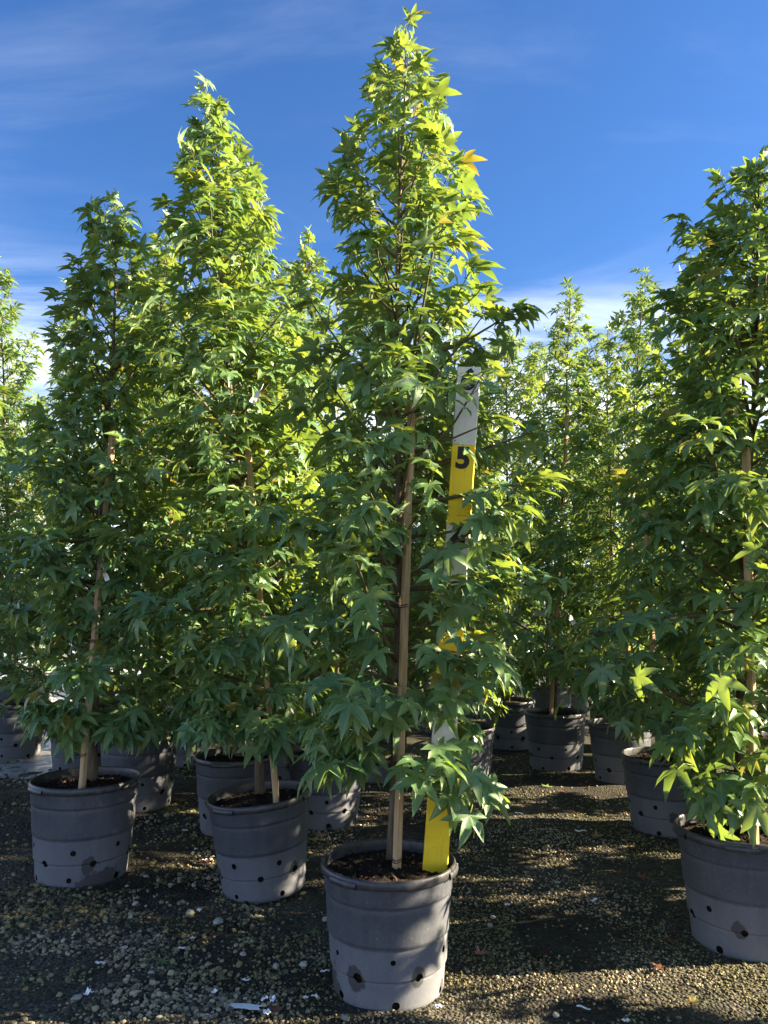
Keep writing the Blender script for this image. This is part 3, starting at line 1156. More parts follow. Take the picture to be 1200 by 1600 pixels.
DEEP_T = 'sweetgum tree deep in the rows, glimpsed only through gaps in the foliage'
DEEP_P = 'black pot deep in the shaded rows, mostly hidden by nearer pots and trees'
TREE_LABEL = {
    'A': 'tall sweetgum beside the yellow and white measuring stick, in the frontmost pot',
    'B': 'tallest left sweetgum, in the tilted pot just left behind the measured tree',
    'C': 'sweetgum with a leaning tan stake in the front pot at the left',
    'R1': 'dark shaded sweetgum cut off by the right edge, in the front right pot',
    'D': 'sweetgum with one sunlit patch on its stake, right behind the front left tree',
    'E': 'sweetgum standing directly behind the tilted pot',
    'F': 'sweetgum between the tilted pot and the frontmost pot, one row back',
    'R2': 'sweetgum directly behind the front right tree, its lowest leaves over a half hidden pot',
    'R3': 'third sweetgum in the right row, with a pale stake showing high in its crown',
    'R4': 'slim sweetgum with a sparse open tip against the white cloud',
    'K': 'sweetgum with a dark leafy side shoot against the sky near the left edge',
    'L': 'sunlit yellow green sweetgum cut off by the left edge',
    'H': 'sweetgum behind the measuring stick, its pot showing just right of the frontmost tree',
    'I': 'short sweetgum below the cloud, right of the top of the measuring stick',
    'L2': 'sweetgum leaning into the picture from beyond the left edge',
    'M': 'sweetgum filling the gap between the tilted pot tree and the measured tree, two rows back',
    'N': 'sweetgum hidden straight behind the measured tree',
    'P': 'sweetgum behind the dark right edge tree, only its outer leaves showing above the right row',
    'Q': 'sweetgum behind the front left tree, between it and the tree with the sunlit stake',
    'V': 'sweetgum low on the skyline straight behind the slim open one',
    'L4': 'small looking sweetgum far back at the left edge, above the bright track',
    'L3': 'farthest small sweetgum seen low between the left edge trees',
    'J': 'sweetgum low on the skyline between the slim open one and the right row',
    'G': 'sweetgum whose very dark pot stands right of the pot with sunlit flecks',
}
POT_LABEL = {
    'A': 'largest pot, frontmost, holding the measuring stick, with grey dusty lower half and drain holes',
    'B': 'tilted pot leaning to the left, just left behind the frontmost pot',
    'C': 'dusty bluish grey pot at the left front with a tan stake in it',
    'R1': 'front right pot, half lit by the sun and cut off by the right edge',
    'D': 'pot with sunlit flecks on its side, right behind the front left pot',
    'E': 'pot behind the tilted pot, only its left side showing',
    'F': 'pot with a sunlit flecked side between the tilted pot and the frontmost pot',
    'R2': 'pot half hidden behind the front right pot, with a dark wet lower left side',
    'R3': 'third pot of the right row, with a grey band low on its side',
    'R4': 'farthest clear pot of the right row, in deep shade left of the others',
    'K': 'pale grey pot in shade seen past the stake of the front left tree',
    'L': 'dark pot cut off by the left edge, next to the bright wet track',
    'H': 'dark pot just right of the stick, behind the frontmost tree',
    'L2': 'pot beyond the left edge, only a sliver of its side in view',
    'N': 'pot straight behind the frontmost pot, mostly hidden by its tree',
    'M': 'pot two rows behind the gap between tilted and frontmost pots',
    'I': 'pot in the shade just right of the stick, farther than the nearer dark one',
    'J': 'pot between the third right row pot and the farthest clear one, farther back',
    'G': 'almost black pot in shade right of the pot with sunlit flecks',
}

trees = []
for ti, (key, px, d, topp, prof, nb, nl, lf, zb, simp, pv, ex) in enumerate(T):
    rim = ray_at(px, 1200, d)
    # pot centre: on the sight line of its rim
    ctr = Vector(((px - 600) / FPX * (d * math.cos(PITCH) - (CAM_Z - 0.42) * math.sin(PITCH)), d, 0))
    tilt = (0.0, 0.0)
    k = 1.0
    if key == 'B':
        tilt = (0.02, -0.085)
    k = {'C': 1.08, 'D': 1.08, 'R4': 1.05, 'K': 1.05, 'L': 1.06, 'R1': 1.02}.get(key, 1.0)
    gz = float(bumps(np.array(ctr.x), np.array(ctr.y)))
    pot = make_pot((ctr.x, ctr.y, gz - 0.004 + (0.012 if key == 'B' else 0)), {'A': 0.05, 'B': 0.52, 'C': 0.08}.get(key, ti * 0.37) - PI / 2, POT_LABEL.get(key, DEEP_P), pv, tilt, k, d < 6.5)
    base = Vector((ctr.x + rng.uniform(-0.02, 0.02), ctr.y + 0.02, SOIL_Z * k - 0.03))
    if key == 'A':
        base = Vector((ctr.x + 0.020, ctr.y + 0.035, 0.375))
    if key == 'B':
        base.x -= 0.045
    if key == 'C':
        base.x += 0.008
    top = ray_at(topp[0], topp[1], d + (0.05 if d < 4 else 0.0))
    if key in ('A', 'B', 'C', 'R1', 'D', 'E', 'F', 'R2', 'R3', 'R4'):      # low leafy side shoots over the pot
        gx_ = np.random.default_rng(40 + ti)
        for q in range(8):
            f_ = gx_.uniform(0.08, 0.14) + (0.025 if key == 'A' else 0.0) - (0.03 if key == 'R1' else 0.0)
            az_ = -PI / 2 + gx_.uniform(-1.9, 1.9) if key != 'A' else PI + gx_.uniform(-0.5, 1.0)
            ex = ex + [(f_, az_, gx_.uniform(0.13, 0.30), gx_.uniform(-0.02, 0.05))]
    L = grow(100 + ti, base, top, prof, nb, nl, lf, zb, ex, cull=cull_main if key == 'A' else None, bow=0.03 if key == 'B' else 0.0)
    if key == 'A':       # outer leaves hanging in front of the board
        g2 = np.random.default_rng(77)
        m_ = 23
        tt = np.concatenate([g2.uniform(0.13, 0.68, m_ - 3), g2.uniform(0.80, 0.95, 3)])
        pp = np.stack([STICK_BASE.x + (STICK_TOP.x - STICK_BASE.x) * tt + g2.normal(size=m_) * 0.05 - 0.05 * (tt > 0.7), 2.84 - g2.uniform(0.07, 0.26, m_), STICK_BASE.z + (STICK_TOP.z - STICK_BASE.z) * tt + 0.03], 1)
        ya = unit(np.stack([g2.normal(size=m_) * 0.6 + 0.2, -0.55 + g2.normal(size=m_) * 0.3, -0.75 + g2.normal(size=m_) * 0.25], 1))
        za = np.stack([g2.normal(size=m_) * 0.3, -0.8 + 0 * tt, 0.7 + g2.normal(size=m_) * 0.2], 1)
        za = unit(za - (za * ya).sum(1, keepdims=True) * ya)
        L['pos'] = np.concatenate([L['pos'], pp])
        L['rot'] = np.concatenate([L['rot'], np.stack([np.cross(ya, za), ya, za], 2)])
        L['size'] = np.concatenate([L['size'], g2.uniform(0.075, 0.11, m_)])
        L['age'] = np.concatenate([L['age'], g2.uniform(0, 0.35, m_)])
        L['rnd'] = np.concatenate([L['rnd'], g2.random(m_) * 0.9])
    L['var'] = np.random.default_rng(900 + ti).integers(0, len(LEAFS[simp]), len(L['pos']))
    L.update(key=key, simple=simp, base=base, top=top, d=d, pot=pot)
    trees.append(L)

# which leaves show largest: leaves splatted as discs into a coarse depth picture
BW, BH = 600, 800
zid = np.full((BH, BW), -1, np.int64)
zbuf = np.full((BH, BW), 1e9)
allp = np.concatenate([L['pos'] + L['rot'][:, :, 1] * L['size'][:, None] * 0.3 for L in trees])
alls = np.concatenate([L['size'] for L in trees])
alln = np.concatenate([L['rot'][:, :, 2] for L in trees])
U, W_, D = project(allp)
view = unit(allp - np.array([0, 0, CAM_Z]))
facing = np.abs((alln * view).sum(1))
rad_px = alls / D * FPX * 0.5 * 0.55 * np.clip(facing, 0.3, 1)
for i in np.argsort(-D):
    r = max(1, int(rad_px[i]))
    u, v = int(U[i] / 2), int(W_[i] / 2)
    if u < -r or v < -r or u >= BW + r or v >= BH + r:
        continue
    zid[max(0, v - r):max(0, v + r + 1), max(0, u - r):max(0, u + r + 1)] = i
cnt = np.bincount(zid[zid >= 0].ravel(), minlength=len(allp))

off = 0
n_leafobj = 0
for ti, L in enumerate(trees):
    n = len(L['pos'])
    c = cnt[off:off + n]
    off += n
    key, simp = L['key'], L['simple']
    root = empty('sweetgum_tree', L['base'])
    tag(root, TREE_LABEL.get(key, DEEP_T), 'tree', TREE_GROUP)
    b0 = np.array(L['base'])
    L['pos'] = L['pos'] - b0
    tp = [p - L['base'] for p in L['trunk']]
    m = len(tp)
    rad = [0.0165 * (1 - i / (m - 1)) ** 0.9 + 0.003 for i in range(m)]
    rad[0] *= 1.45
    V, F = tube(tp, rad, 10)
    obj('trunk', mesh_py('trunk', V, F, [M_BARK]), root)
    for (pts, r) in L['branches']:
        q = [p - L['base'] for p in pts]
        V, F = tube(q, [r * (1 - 0.75 * i / 5) for i in range(6)], 5)
        obj('branch', mesh_py('branch', V, F, [M_TWIG]), root)
    order = np.argsort(-c)
    pick = [int(i) for i in order[:300] if c[i] >= 6]
    sel = set(pick)
    for i in pick:
        o = bpy.data.objects.new('leaf', LEAF_ME[simp][L['var'][i]])
        Mx = Matrix([list(row) + [0] for row in L['rot'][i] * L['size'][i]] + [[0, 0, 0, 1]])
        Mx.translation = Vector(L['pos'][i])
        o.parent = root
        o.matrix_local = Mx
        o.color = (float(L['rnd'][i]), float(L['age'][i]), 0, 1)
        COL.objects.link(o)
        n_leafobj += 1
    rest = np.array([i for i in range(n) if i not in sel])
    fo = obj('foliage', foliage_mesh(L, rest, simp, None), root)
    fo.color = (0, 0, 0, 1)
    tag(fo, kind='stuff')
    L['root'] = root
print('leaf objects', n_leafobj, 'trees', len(trees))


# trees of the next row to the right, just outside the picture, whose shade falls on the rows in view
def copy_tree(src, loc, rz, pot_src):
    def cp(o, parent):
        c = o.copy()
        COL.objects.link(c)
        c.parent = parent
        return c
    r = cp(src, None)
    r.location = loc
    r.rotation_euler = (0, 0, rz)
    for ch in src.children:
        cp(ch, r)
    p = cp(pot_src, None)
    p.location = (loc[0], loc[1], 0)
    p.rotation_euler = (0, 0, 0)
    for ch in pot_src.children:
        cp(ch, p)
    r.scale = (0.84, 0.84, 0.84)
    r['label'] = 'sweetgum in the next row, out of the picture to the right'
    p['label'] = 'pot of the next row, out of the picture to the right'
    return r


by = {L['key']: L for L in trees}
OFF = [('E', 2.68, 3.46, 1.0), ('D', 2.62, 2.52, 2.1), ('C', 2.66, 3.94, 1.7), ('D', 2.70, 4.48, 3.0), ('R2', 2.72, 5.30, 0.5), ('D', 2.6, 1.6, 3.4), ('D', 3.5, 6.7, 0.4), ('R2', 4.3, 8.2, 1.4)]
for (kk, x, y, rz) in OFF:
    copy_tree(by[kk]['root'], (x, y, 0.38), rz, by[kk]['pot'])


# ------------------------------------------------------------------ stakes with ties
def square_stake(P0, P1, w, label, yaw=0.0, ties=(), trunk_pts=None):
    P0, P1 = Vector(P0), Vector(P1)
    L = (P1 - P0).length
    root = empty('wooden_stake', P0)
    q = (P1 - P0).to_track_quat('Z', 'Y')
    root.rotation_mode = 'QUATERNION'
    from mathutils import Quaternion
    root.rotation_quaternion = q @ Quaternion((0, 0, 1), yaw)
    tag(root, label, 'stake', 'wooden stakes supporting the trees')
    g = np.random.default_rng(int(L * 1000) + 3)
    V, F = [], []
    n = 14
    h = w / 2
    c = h * 0.72
    sec = [(h, c), (c, h), (-c, h), (-h, c), (-h, -c), (-c, -h), (c, -h), (h, -c)]
    for i in range(n + 1):
        z = L * i / n
        s = 1.0 + g.normal() * 0.02
        ox, oy = g.normal() * 0.0012, g.normal() * 0.0012
        if i == n:
            s *= 0.93
        for (x, y) in sec:
            V.append((x * s + ox, y * s + oy, z))
    for i in range(n):
        for k in range(8):
            F.append((i * 8 + k, i * 8 + (k + 1) % 8, (i + 1) * 8 + (k + 1) % 8, (i + 1) * 8 + k))
    F.append(tuple(range(7, -1, -1)))
    F.append(tuple(n * 8 + k for k in range(8)))
    obj('pole', mesh_py('pole', V, F, [M_STAKE], smooth=False), root)
    for (z, ex, ey) in ties:
        a, b_ = h + 0.004 + abs(ex) * 0.5, h + 0.004 + abs(ey) * 0.5
        P = []
        for k in range(21):
            t = 2 * PI * k / 20
            P.append((ex * 0.5 + a * math.cos(t), ey * 0.5 + b_ * math.sin(t), z + 0.003 * math.sin(t * 2)))
        Vt, Ft = tube(P, 0.0017, 5, False)
        P2 = [(x, y, zz + 0.008) for (x, y, zz) in P]
        V2, F2 = tube(P2, 0.0017, 5, False)
        k0_ = len(Vt)
        obj('tie', mesh_py('tie', Vt + V2, Ft + [tuple(i + k0_ for i in f) for f in F2], [M_TIE]), root)
    return root


def stake_px(b, t, d0, d1, w, label, yaw=0.1, ties=()):
    P0 = ray_at(b[0], b[1], d0)
    P1 = ray_at(t[0], t[1], d1)
    u = (P1 - P0).normalized()
    return square_stake(P0 - u * 0.08, P1, w, label, yaw, ties)


stake_px((619, 1362), (646, 560), 2.825, 2.86, 0.025, 'pale square wooden stake tied to the measured tree in the frontmost pot', 0.12,
         [(0.115, 0, 0), (0.66, 0.0, 0.035), (1.0, 0, 0.035), (1.45, 0, 0.03)])
stake_px((128, 1228), (178, 660), 3.75, 3.80, 0.027, 'leaning tan stake in the front left pot', 0.3, [(0.22, 0.02, 0.03), (0.75, 0.02, 0.03), (1.1, 0.02, 0.03)])
stake_px((431, 1240), (388, 700), 3.68, 3.73, 0.026, 'stake beside the trunk in the tilted pot', 0.2, [(0.3, -0.02, 0.03), (0.9, -0.02, 0.03)])
stake_px((225, 1148), (276, 730), 5.2, 5.2, 0.030, 'stake with a sunlit orange patch near its foot, behind the front left tree', 0.4, [(0.3, 0.0, 0.03)])
stake_px((388, 1180), (398, 800), 4.67, 4.7, 0.028, 'stake behind the tilted pot, mostly hidden by leaves', 0.2, [(0.3, 0, 0.03)])
stake_px((1178, 1300), (1166, 700), 3.07, 3.1, 0.028, 'thin stake in the front right pot, near the right edge', 0.2, [(0.3, -0.02, 0.03), (0.8, -0.02, 0.03)])
stake_px((1030, 1190), (1008, 800), 4.65, 4.7, 0.028, 'stake lit in patches in the pot behind the front right pot', 0.3, [(0.3, 0, 0.03)])
stake_px((978, 1135), (994, 615), 5.9, 5.95, 0.026, 'pale grey stake top standing clear high in the right row crown', 0.2, [(0.5, 0, 0.03)])
stake_px((862, 1105), (887, 640), 6.4, 6.45, 0.026, 'thin dark stake in the slim tree under the white cloud', 0.2, [(0.5, 0, 0.03)])
stake_px((523, 1180), (530, 850), 4.81, 4.86, 0.028, 'stake in the pot between the tilted and the frontmost pot', 0.2, [(0.3, 0, 0.03)])


# ------------------------------------------------------------------ measuring stick
def make_measuring_stick():
    v = STICK_TOP - STICK_BASE
    Ls = 1.829
    root = empty('measuring_stick', STICK_BASE)
    zaxis = v.normalized()
    yaw = R(-11)
    fwd = Vector((math.sin(yaw), -math.cos(yaw), 0))          # painted face
    yaxis = -(fwd - zaxis * fwd.dot(zaxis)).normalized()
    xaxis = yaxis.cross(zaxis)
    Mx = Matrix((xaxis, yaxis, zaxis)).transposed().to_4x4()
    root.rotation_euler = Mx.to_euler()
    tag(root, 'yellow and white wooden measuring stick with black foot numbers, standing in the frontmost pot', 'measuring stick')
    w, t, ft = 0.088, 0.019, Ls / 6
    z0 = -0.04
    for i in range(6):
        a = (z0 if i == 0 else i * ft) + (0.0 if i == 0 else 0.0006)
        b_ = (i + 1) * ft - 0.0006
        h, e = w / 2, 0.0022
        sec = [(-h + e, -t / 2), (h - e, -t / 2), (h, -t / 2 + e), (h, t / 2 - e), (h - e, t / 2), (-h + e, t / 2), (-h, t / 2 - e), (-h, -t / 2 + e)]
        V = [(x, y, z) for z in (a, b_) for (x, y) in sec]
        F = [(k, (k + 1) % 8, 8 + (k + 1) % 8, 8 + k) for k in range(8)] + [tuple(range(7, -1, -1)), tuple(range(8, 16))]
        bd = obj('band', mesh_py('band', V, F, [M_YEL if i % 2 == 0 else M_WHITE], smooth=False), root)
        cu = bpy.data.curves.new('numeral', 'FONT')
        cu.body = str(i + 1)
        cu.align_x = 'CENTER'
        cu.size = 0.112
        cu.offset = 0.0042
        cu.extrude = 0.0008
        cu.resolution_u = 6
        tmp = bpy.data.objects.new('numeral_curve', cu)
        COL.objects.link(tmp)
        bpy.context.view_layer.update()
        me = bpy.data.meshes.new_from_object(tmp.evaluated_get(bpy.context.evaluated_depsgraph_get()))
        bpy.data.objects.remove(tmp)
        me.materials.clear()
        me.materials.append(M_BLACK)
        nu = obj('numeral', me, bd, loc=(0.0, -t / 2 - 0.0012, (i + 1) * ft - 0.088), rot=(R(90), 0, 0))
    return root


make_measuring_stick()


# ------------------------------------------------------------------ plant tags hanging in the crowns
def plant_tag(px, py, d, w, h, rot, label):
    p = ray_at(px, py, d)
    V, F = [], []
    n = 5
    for i in range(n + 1):
        u = i / n
        for s in (-1, 1):
            for th_ in (0, 1):
                V.append((s * w / 2 * (1 - 0.35 * (u > 0.9)), 0.006 * math.sin(u * 3) + 0.0007 * th_, -h * (1 - u)))
    for i in range(n):
        a, b_ = i * 4, i * 4 + 4
        F += [(a, a + 2, b_ + 2, b_), (a + 1, b_ + 1, b_ + 3, a + 3), (a, b_, b_ + 1, a + 1), (a + 2, a + 3, b_ + 3, b_ + 2)]
    F += [(0, 1, 3, 2), (n * 4, n * 4 + 2, n * 4 + 3, n * 4 + 1)]
    root = empty('plant_tag', p, rot)
    obj('blade', mesh_py('blade', V, F, [M_PLASTIC], smooth=False), root)
    Vt, Ft = tube([(0, 0, -0.004), (0.004, 0.004, 0.02), (0.0, 0.012, 0.045)], 0.0012, 5)
    obj('string', mesh_py('string', Vt, Ft, [M_PLASTIC]), root)
    tag(root, label, 'plant tag', 'white plant tags hung in the trees')


plant_tag(636, 150, 2.95, 0.026, 0.045, (0.1, 0.2, 0.5), 'small pale round tag hanging near the tip of the measured tree')
plant_tag(404, 612, 3.42, 0.028, 0.060, (0.2, 0.5, 0.3), 'white tag in the crown of the tree in the tilted pot')
plant_tag(163, 895, 3.66, 0.022, 0.040, (0.1, -0.4, 0.2), 'small white tag beside the stake of the front left tree')
plant_tag(890, 962, 4.9, 0.030, 0.070, (0.0, -0.6, 0.4), 'white tag in the dark gap of the right row')


# ------------------------------------------------------------------ fallen leaves, scraps and stones on the gravel
def fallen_mesh(seed, mat, curl):
    g = np.random.default_rng(seed)
    V, F, mi, ve = leaf_geometry(g)
    V = V.copy()
    keep = np.ones(len(V), bool)
    r2 = V[:, 0] ** 2 + V[:, 1] ** 2
    V[:, 2] = -V[:, 2] * 0.2 + 0.35 * curl * r2 * (1 + 0.5 * np.sin(3 * np.arctan2(V[:, 1], V[:, 0]) + seed)) + g.normal(size=len(V)) * 0.02
    s = 1 - 0.22 * min(curl, 1.0) * np.sqrt(r2)
    V[:, 0] *= s
    V[:, 1] *= s
    V[:, 2] -= V[:, 2].min()
    return mesh_tris('fallen_leaf', V, F, [mat], np.zeros(len(F), int), True, {'vein': ve})


FL = [
    (748, 1490, 'pink', 0.045, 1.0, 'pinkish curled leaf at the edge of the sunlit gravel right of the frontmost pot'),
    (967, 1366, 'brown', 0.048, 0.8, 'crumpled brown leaf left of the front right pot, beside a second brown one'),
    (1002, 1371, 'brown', 0.050, 0.5, 'flat brown leaf nearest the front right pot, on shaded gravel'),
    (746, 1345, 'brown', 0.042, 0.4, 'small brown leaf on the gravel level with the soil of the frontmost pot'),
    (1004, 1346, 'rust', 0.038, 0.5, 'rusty leaf just above the flat brown leaf, left of the front right pot'),
    (933, 1307, 'tan', 0.055, 0.6, 'tan leaf lying on the farthest thin strip of sunlight'),
    (908, 1273, 'yellow', 0.045, 0.5, 'yellow leaf on dark ground between the two rows, left of a smaller yellow one'),
    (950, 1278, 'yellow', 0.040, 0.6, 'small yellow leaf on dark ground next to the half hidden pot'),
    (883, 1237, 'rust', 0.050, 0.6, 'reddish leaf on the dark ground below the farthest clear pot'),
    (904, 1215, 'tan', 0.060, 0.4, 'pale tan star shaped leaf at the foot of the farthest clear pot'),
    (819, 1254, 'tan', 0.050, 0.4, 'tan leaf alone on dark ground right of the measuring stick'),
    (854, 1229, 'green', 0.060, 0.2, 'long green leaf on dark ground between the rows'),
    (1033, 1512, 'rust', 0.042, 0.5, 'rusty leaf in the sunlit gravel before the front right pot'),
    (829, 1426, 'maroon', 0.055, 0.5, 'dark maroon leaf on shaded gravel above the sunlit band'),
    (844, 1490, 'maroon', 0.050, 0.5, 'dark maroon leaf in the upper edge of the sunlit band'),
    (779, 1330, 'maroon', 0.045, 0.5, 'maroon leaf between the thin strips of sunlight right of the stick'),
    (1081, 1566, 'yellow', 0.034, 0.3, 'small yellow leaf at the lower edge of the sunlit band'),
    (942, 1398, 'pink', 0.032, 0.5, 'small pinkish leaf on the middle strip of sunlight'),
    (881, 1330, 'tan', 0.036, 0.5, 'small tan leaf just below the farthest strip of sunlight'),
    (430, 1580, 'rust', 0.045, 0.3, 'rust red leaf lying against the long white label strip'),
    (322, 1347, 'maroon', 0.055, 0.4, 'dark red leaf on the ground left of the tilted pot'),
    (440, 1436, 'brown', 0.045, 0.6, 'brown leaf on the gravel just below the tilted pot'),
    (463, 1463, 'tan', 0.036, 1.0, 'crumpled cream leaf on the gravel left of the frontmost pot'),
    (491, 1457, 'green', 0.045, 0.2, 'green leaf lying against the left side of the frontmost pot'),
    (250, 1501, 'green', 0.046, 0.2, 'dull green leaf on the gravel at the lower left'),
    (512, 1430, 'rust', 0.040, 0.4, 'rusty leaf tucked beside the left wall of the frontmost pot'),
    (268, 1400, 'rust', 0.045, 0.3, 'reddish leaf among pale stones below the front left pot'),
    (35, 1258, 'tan', 0.050, 0.8, 'pale upright leaf on dark ground left of the front left pot'),
    (496, 1312, 'yellow', 0.060, 0.6, 'yellow green leaves fallen beside the right wall of the tilted pot'),
    (48, 1186, 'tan', 0.060, 0.8, 'pale leaf in front of the pot cut off by the left edge'),
    (1020, 1440, 'maroon', 0.045, 0.4, 'dark leaf beside the lower left wall of the front right pot'),
    (1048, 1473, 'brown', 0.055, 0.5, 'brown leaf at the foot of the front right pot'),
    (870, 1356, 'maroon', 0.04, 0.4, 'maroon leaf in the wide shadow right of the frontmost pot'),
    (990, 1322, 'tan', 0.04, 0.5, 'tan leaf at the right end of the farthest strip of sunlight'),
]
for i, (px, py, c, s, curl, lab) in enumerate(FL):
    p = ground_at(px, py, 0.012)
    o = obj('fallen_leaf', fallen_mesh(300 + i, FALLEN[c], curl), loc=p, rot=(rng.normal() * 0.12, rng.normal() * 0.12, rng.uniform(0, 6.28)))
    o.scale = (s, s, s)
    tag(o, lab, 'leaf', 'fallen leaves on the gravel')


def scrap_mesh(seed, l, w, crumple):
    g = np.random.default_rng(seed)
    n = 5
    V, F = [], []
    for i in range(n + 1):
        for j in range(3):
            x, y = l * (i / n - 0.5), w * (j / 2 - 0.5)
            if i in (0, n):
                x += g.normal() * l * 0.06
            y += g.normal() * w * 0.07
            V.append((x, y, abs(g.normal()) * crumple * w + crumple * w * math.sin(i * 1.7 + seed)))
    m = len(V)
    V = V + [(x, y, z - 0.0012) for (x, y, z) in V]
    for i in range(n):
        for j in range(2):
            a = i * 3 + j
            F.append((a, a + 3, a + 4, a + 1))
            F.append((m + a, m + a + 1, m + a + 4, m + a + 3))
    ring = [0, 1, 2] + [i * 3 + 2 for i in range(1, n + 1)] + [n * 3 + 1, n * 3] + [i * 3 for i in range(n - 1, 0, -1)]
    for a, b_ in zip(ring, ring[1:] + ring[:1]):
        F.append((a, b_, m + b_, m + a))
    return mesh_py('scrap', V, F, [M_PLASTIC], smooth=False)


SC = [
    (381, 1572, 0.105, 0.030, 0.06, -0.30, 'long white plastic label strip on the gravel in the foreground'),
    (413, 1560, 0.024, 0.014, 0.3, 0.7, 'white scrap just above the long label strip, left of a curled one'),
    (426, 1562, 0.024, 0.012, 0.6, 1.4, 'curled white scrap above the right end of the long label strip'),
    (417, 1581, 0.024, 0.020, 0.3, 0.5, 'broken white chip touching the right end of the long label strip'),
    (316, 1588, 0.040, 0.010, 0.2, 0.6, 'thin greenish white sliver left of the long label strip'),
    (157, 1504, 0.036, 0.013, 0.4, -0.2, 'white torn scrap alone on the gravel at the lower left'),
    (138, 1551, 0.026, 0.022, 0.6, 0.8, 'crumpled white scrap beside a greenish stone at the lower left'),
    (301, 1465, 0.022, 0.013, 0.3, 0.1, 'white flake below the two large pale stones'),
    (283, 1481, 0.028, 0.010, 0.2, -0.1, 'narrow whitish flake in the gravel left of the frontmost pot'),
    (384, 1531, 0.026, 0.013, 0.3, -0.3, 'white scrap above the long label strip, left of the frontmost pot'),
    (335, 1549, 0.020, 0.014, 0.3, 0.9, 'white scrap just up and left of the long label strip'),
    (508, 1517, 0.030, 0.014, 0.3, -0.1, 'white scrap close to the lower left wall of the frontmost pot'),
    (492, 1556, 0.026, 0.012, 0.5, -0.5, 'curled white scrap below left of the frontmost pot'),
    (478, 1558, 0.016, 0.011, 0.5, 0.2, 'tiny white scrap left of the curled one by the frontmost pot'),
    (912, 1574, 0.042, 0.010, 0.2, -0.6, 'narrow bluish white sliver at the lower edge of the sunlit band'),
    (978, 1594, 0.020, 0.014, 0.3, 0.2, 'white chip at the bottom edge below the sunlit band'),
    (929, 1406, 0.036, 0.014, 0.2, 0.7, 'white label scrap on the middle strip of sunlight'),
    (907, 1298, 0.060, 0.016, 0.5, -0.2, 'torn bluish white scrap on the dark ground between the rows'),
    (811, 1270, 0.048, 0.012, 0.2, -0.6, 'white sliver on dark ground below the tan leaf, right of the stick'),
    (763, 1276, 0.026, 0.016, 0.3, -0.8, 'small white chip on dark ground nearest the measuring stick'),
    (793, 1413, 0.022, 0.012, 0.3, 0.0, 'white chip in the shade left of the middle strip of sunlight'),
    (325, 1282, 0.036, 0.010, 0.2, 0.6, 'thin white sliver left of the pots behind the tilted pot'),
    (289, 1297, 0.034, 0.012, 0.2, 0.0, 'white sliver on dark ground between the left pots'),
    (320, 1343, 0.022, 0.012, 0.3, 0.2, 'white chip resting by the dark red leaf'),
    (332, 1338, 0.020, 0.014, 0.3, 0.7, 'white chip up and right of the dark red leaf'),
    (306, 1326, 0.018, 0.013, 0.3, 0.3, 'small white chip above the dark red leaf'),
    (685, 1572, 0.026, 0.016, 0.4, 0.6, 'white scrap at the right foot of the frontmost pot'),
    (311, 1422, 0.020, 0.016, 0.4, 0.2, 'white chip just right of the largest pale stone'),
]
for i, (px, py, l, w, cr, a, lab) in enumerate(SC):
    p = ground_at(px, py, 0.014)
    o = obj('plastic_scrap', scrap_mesh(500 + i, l, w, cr * 0.4), loc=p, rot=(rng.normal() * 0.1, rng.normal() * 0.1, a))
    tag(o, lab, 'plastic scrap', 'white plastic scraps on the gravel')


def stone_mesh(seed):
    g = np.random.default_rng(seed)
    V = ICO_V * g.uniform(0.75, 1.2, (12, 1)) * np.array([1.0, g.uniform(0.65, 0.9), g.uniform(0.5, 0.7)])
    mid, F2, W = {}, [], [tuple(v) for v in V]
    for (a, b_, c) in ICO_F:
        q = []
        for (u, v) in ((a, b_), (b_, c), (c, a)):
            kk = (min(u, v), max(u, v))
            if kk not in mid:
                m_ = (np.array(W[u]) + np.array(W[v])) / 2 * g.uniform(0.98, 1.12)
                mid[kk] = len(W)
                W.append(tuple(m_))
            q.append(mid[kk])
        F2 += [(int(a), q[0], q[2]), (int(b_), q[1], q[0]), (int(c), q[2], q[1]), (q[0], q[1], q[2])]
    return mesh_py('stone', W, F2, [M_STONE], smooth=False)


ST = [
    (297, 1427, 0.0260, 'largest pale angular stone on the gravel left of the frontmost pot'),
    (341, 1440, 0.0230, 'olive grey stone right of the largest pale stone'),
    (211, 1411, 0.0190, 'white stone below the front left pot, nearest the sunlit patch'),
    (198, 1384, 0.0110, 'small pale stone at the foot of the front left pot'),
    (227, 1369, 0.0130, 'pale stone on dark ground right of the front left pot'),
    (247, 1376, 0.0130, 'white stone second right of the front left pot'),
    (267, 1383, 0.0150, 'pale stone third right of the front left pot'),
    (303, 1383, 0.0150, 'pale stone midway between the front left and tilted pots'),
    (281, 1372, 0.0120, 'small grey stone just above a pale one between the front pots'),
    (326, 1372, 0.0180, 'grey stone left of the tilted pot base'),
    (765, 1446, 0.0150, 'pale flat stone in the shade right of the frontmost pot, lower of two'),
    (770, 1433, 0.0140, 'olive stone in the shade right of the frontmost pot, upper of two'),
    (119, 1560, 0.0190, 'greenish stone left of the crumpled white scrap'),
    (380, 1491, 0.0170, 'olive stone on the gravel between the tilted and frontmost pots'),
    (431, 1509, 0.0160, 'rounded pale stone left of the frontmost pot'),
    (475, 1507, 0.0190, 'olive block shaped stone near the left wall of the frontmost pot'),
    (236, 1521, 0.0150, 'grey stone below the dull green leaf'),
    (349, 1562, 0.0170, 'grey stone touching the left end of the long label strip'),
    (869, 1586, 0.0150, 'pale stone below the sunlit band at the bottom'),
    (540, 1590, 0.0160, 'pale stone at the bottom edge below the frontmost pot'),
    (508, 1436, 0.0170, 'bluish stone against the left wall of the frontmost pot'),
    (28, 1474, 0.0130, 'pale stone at the left edge of the foreground'),
]
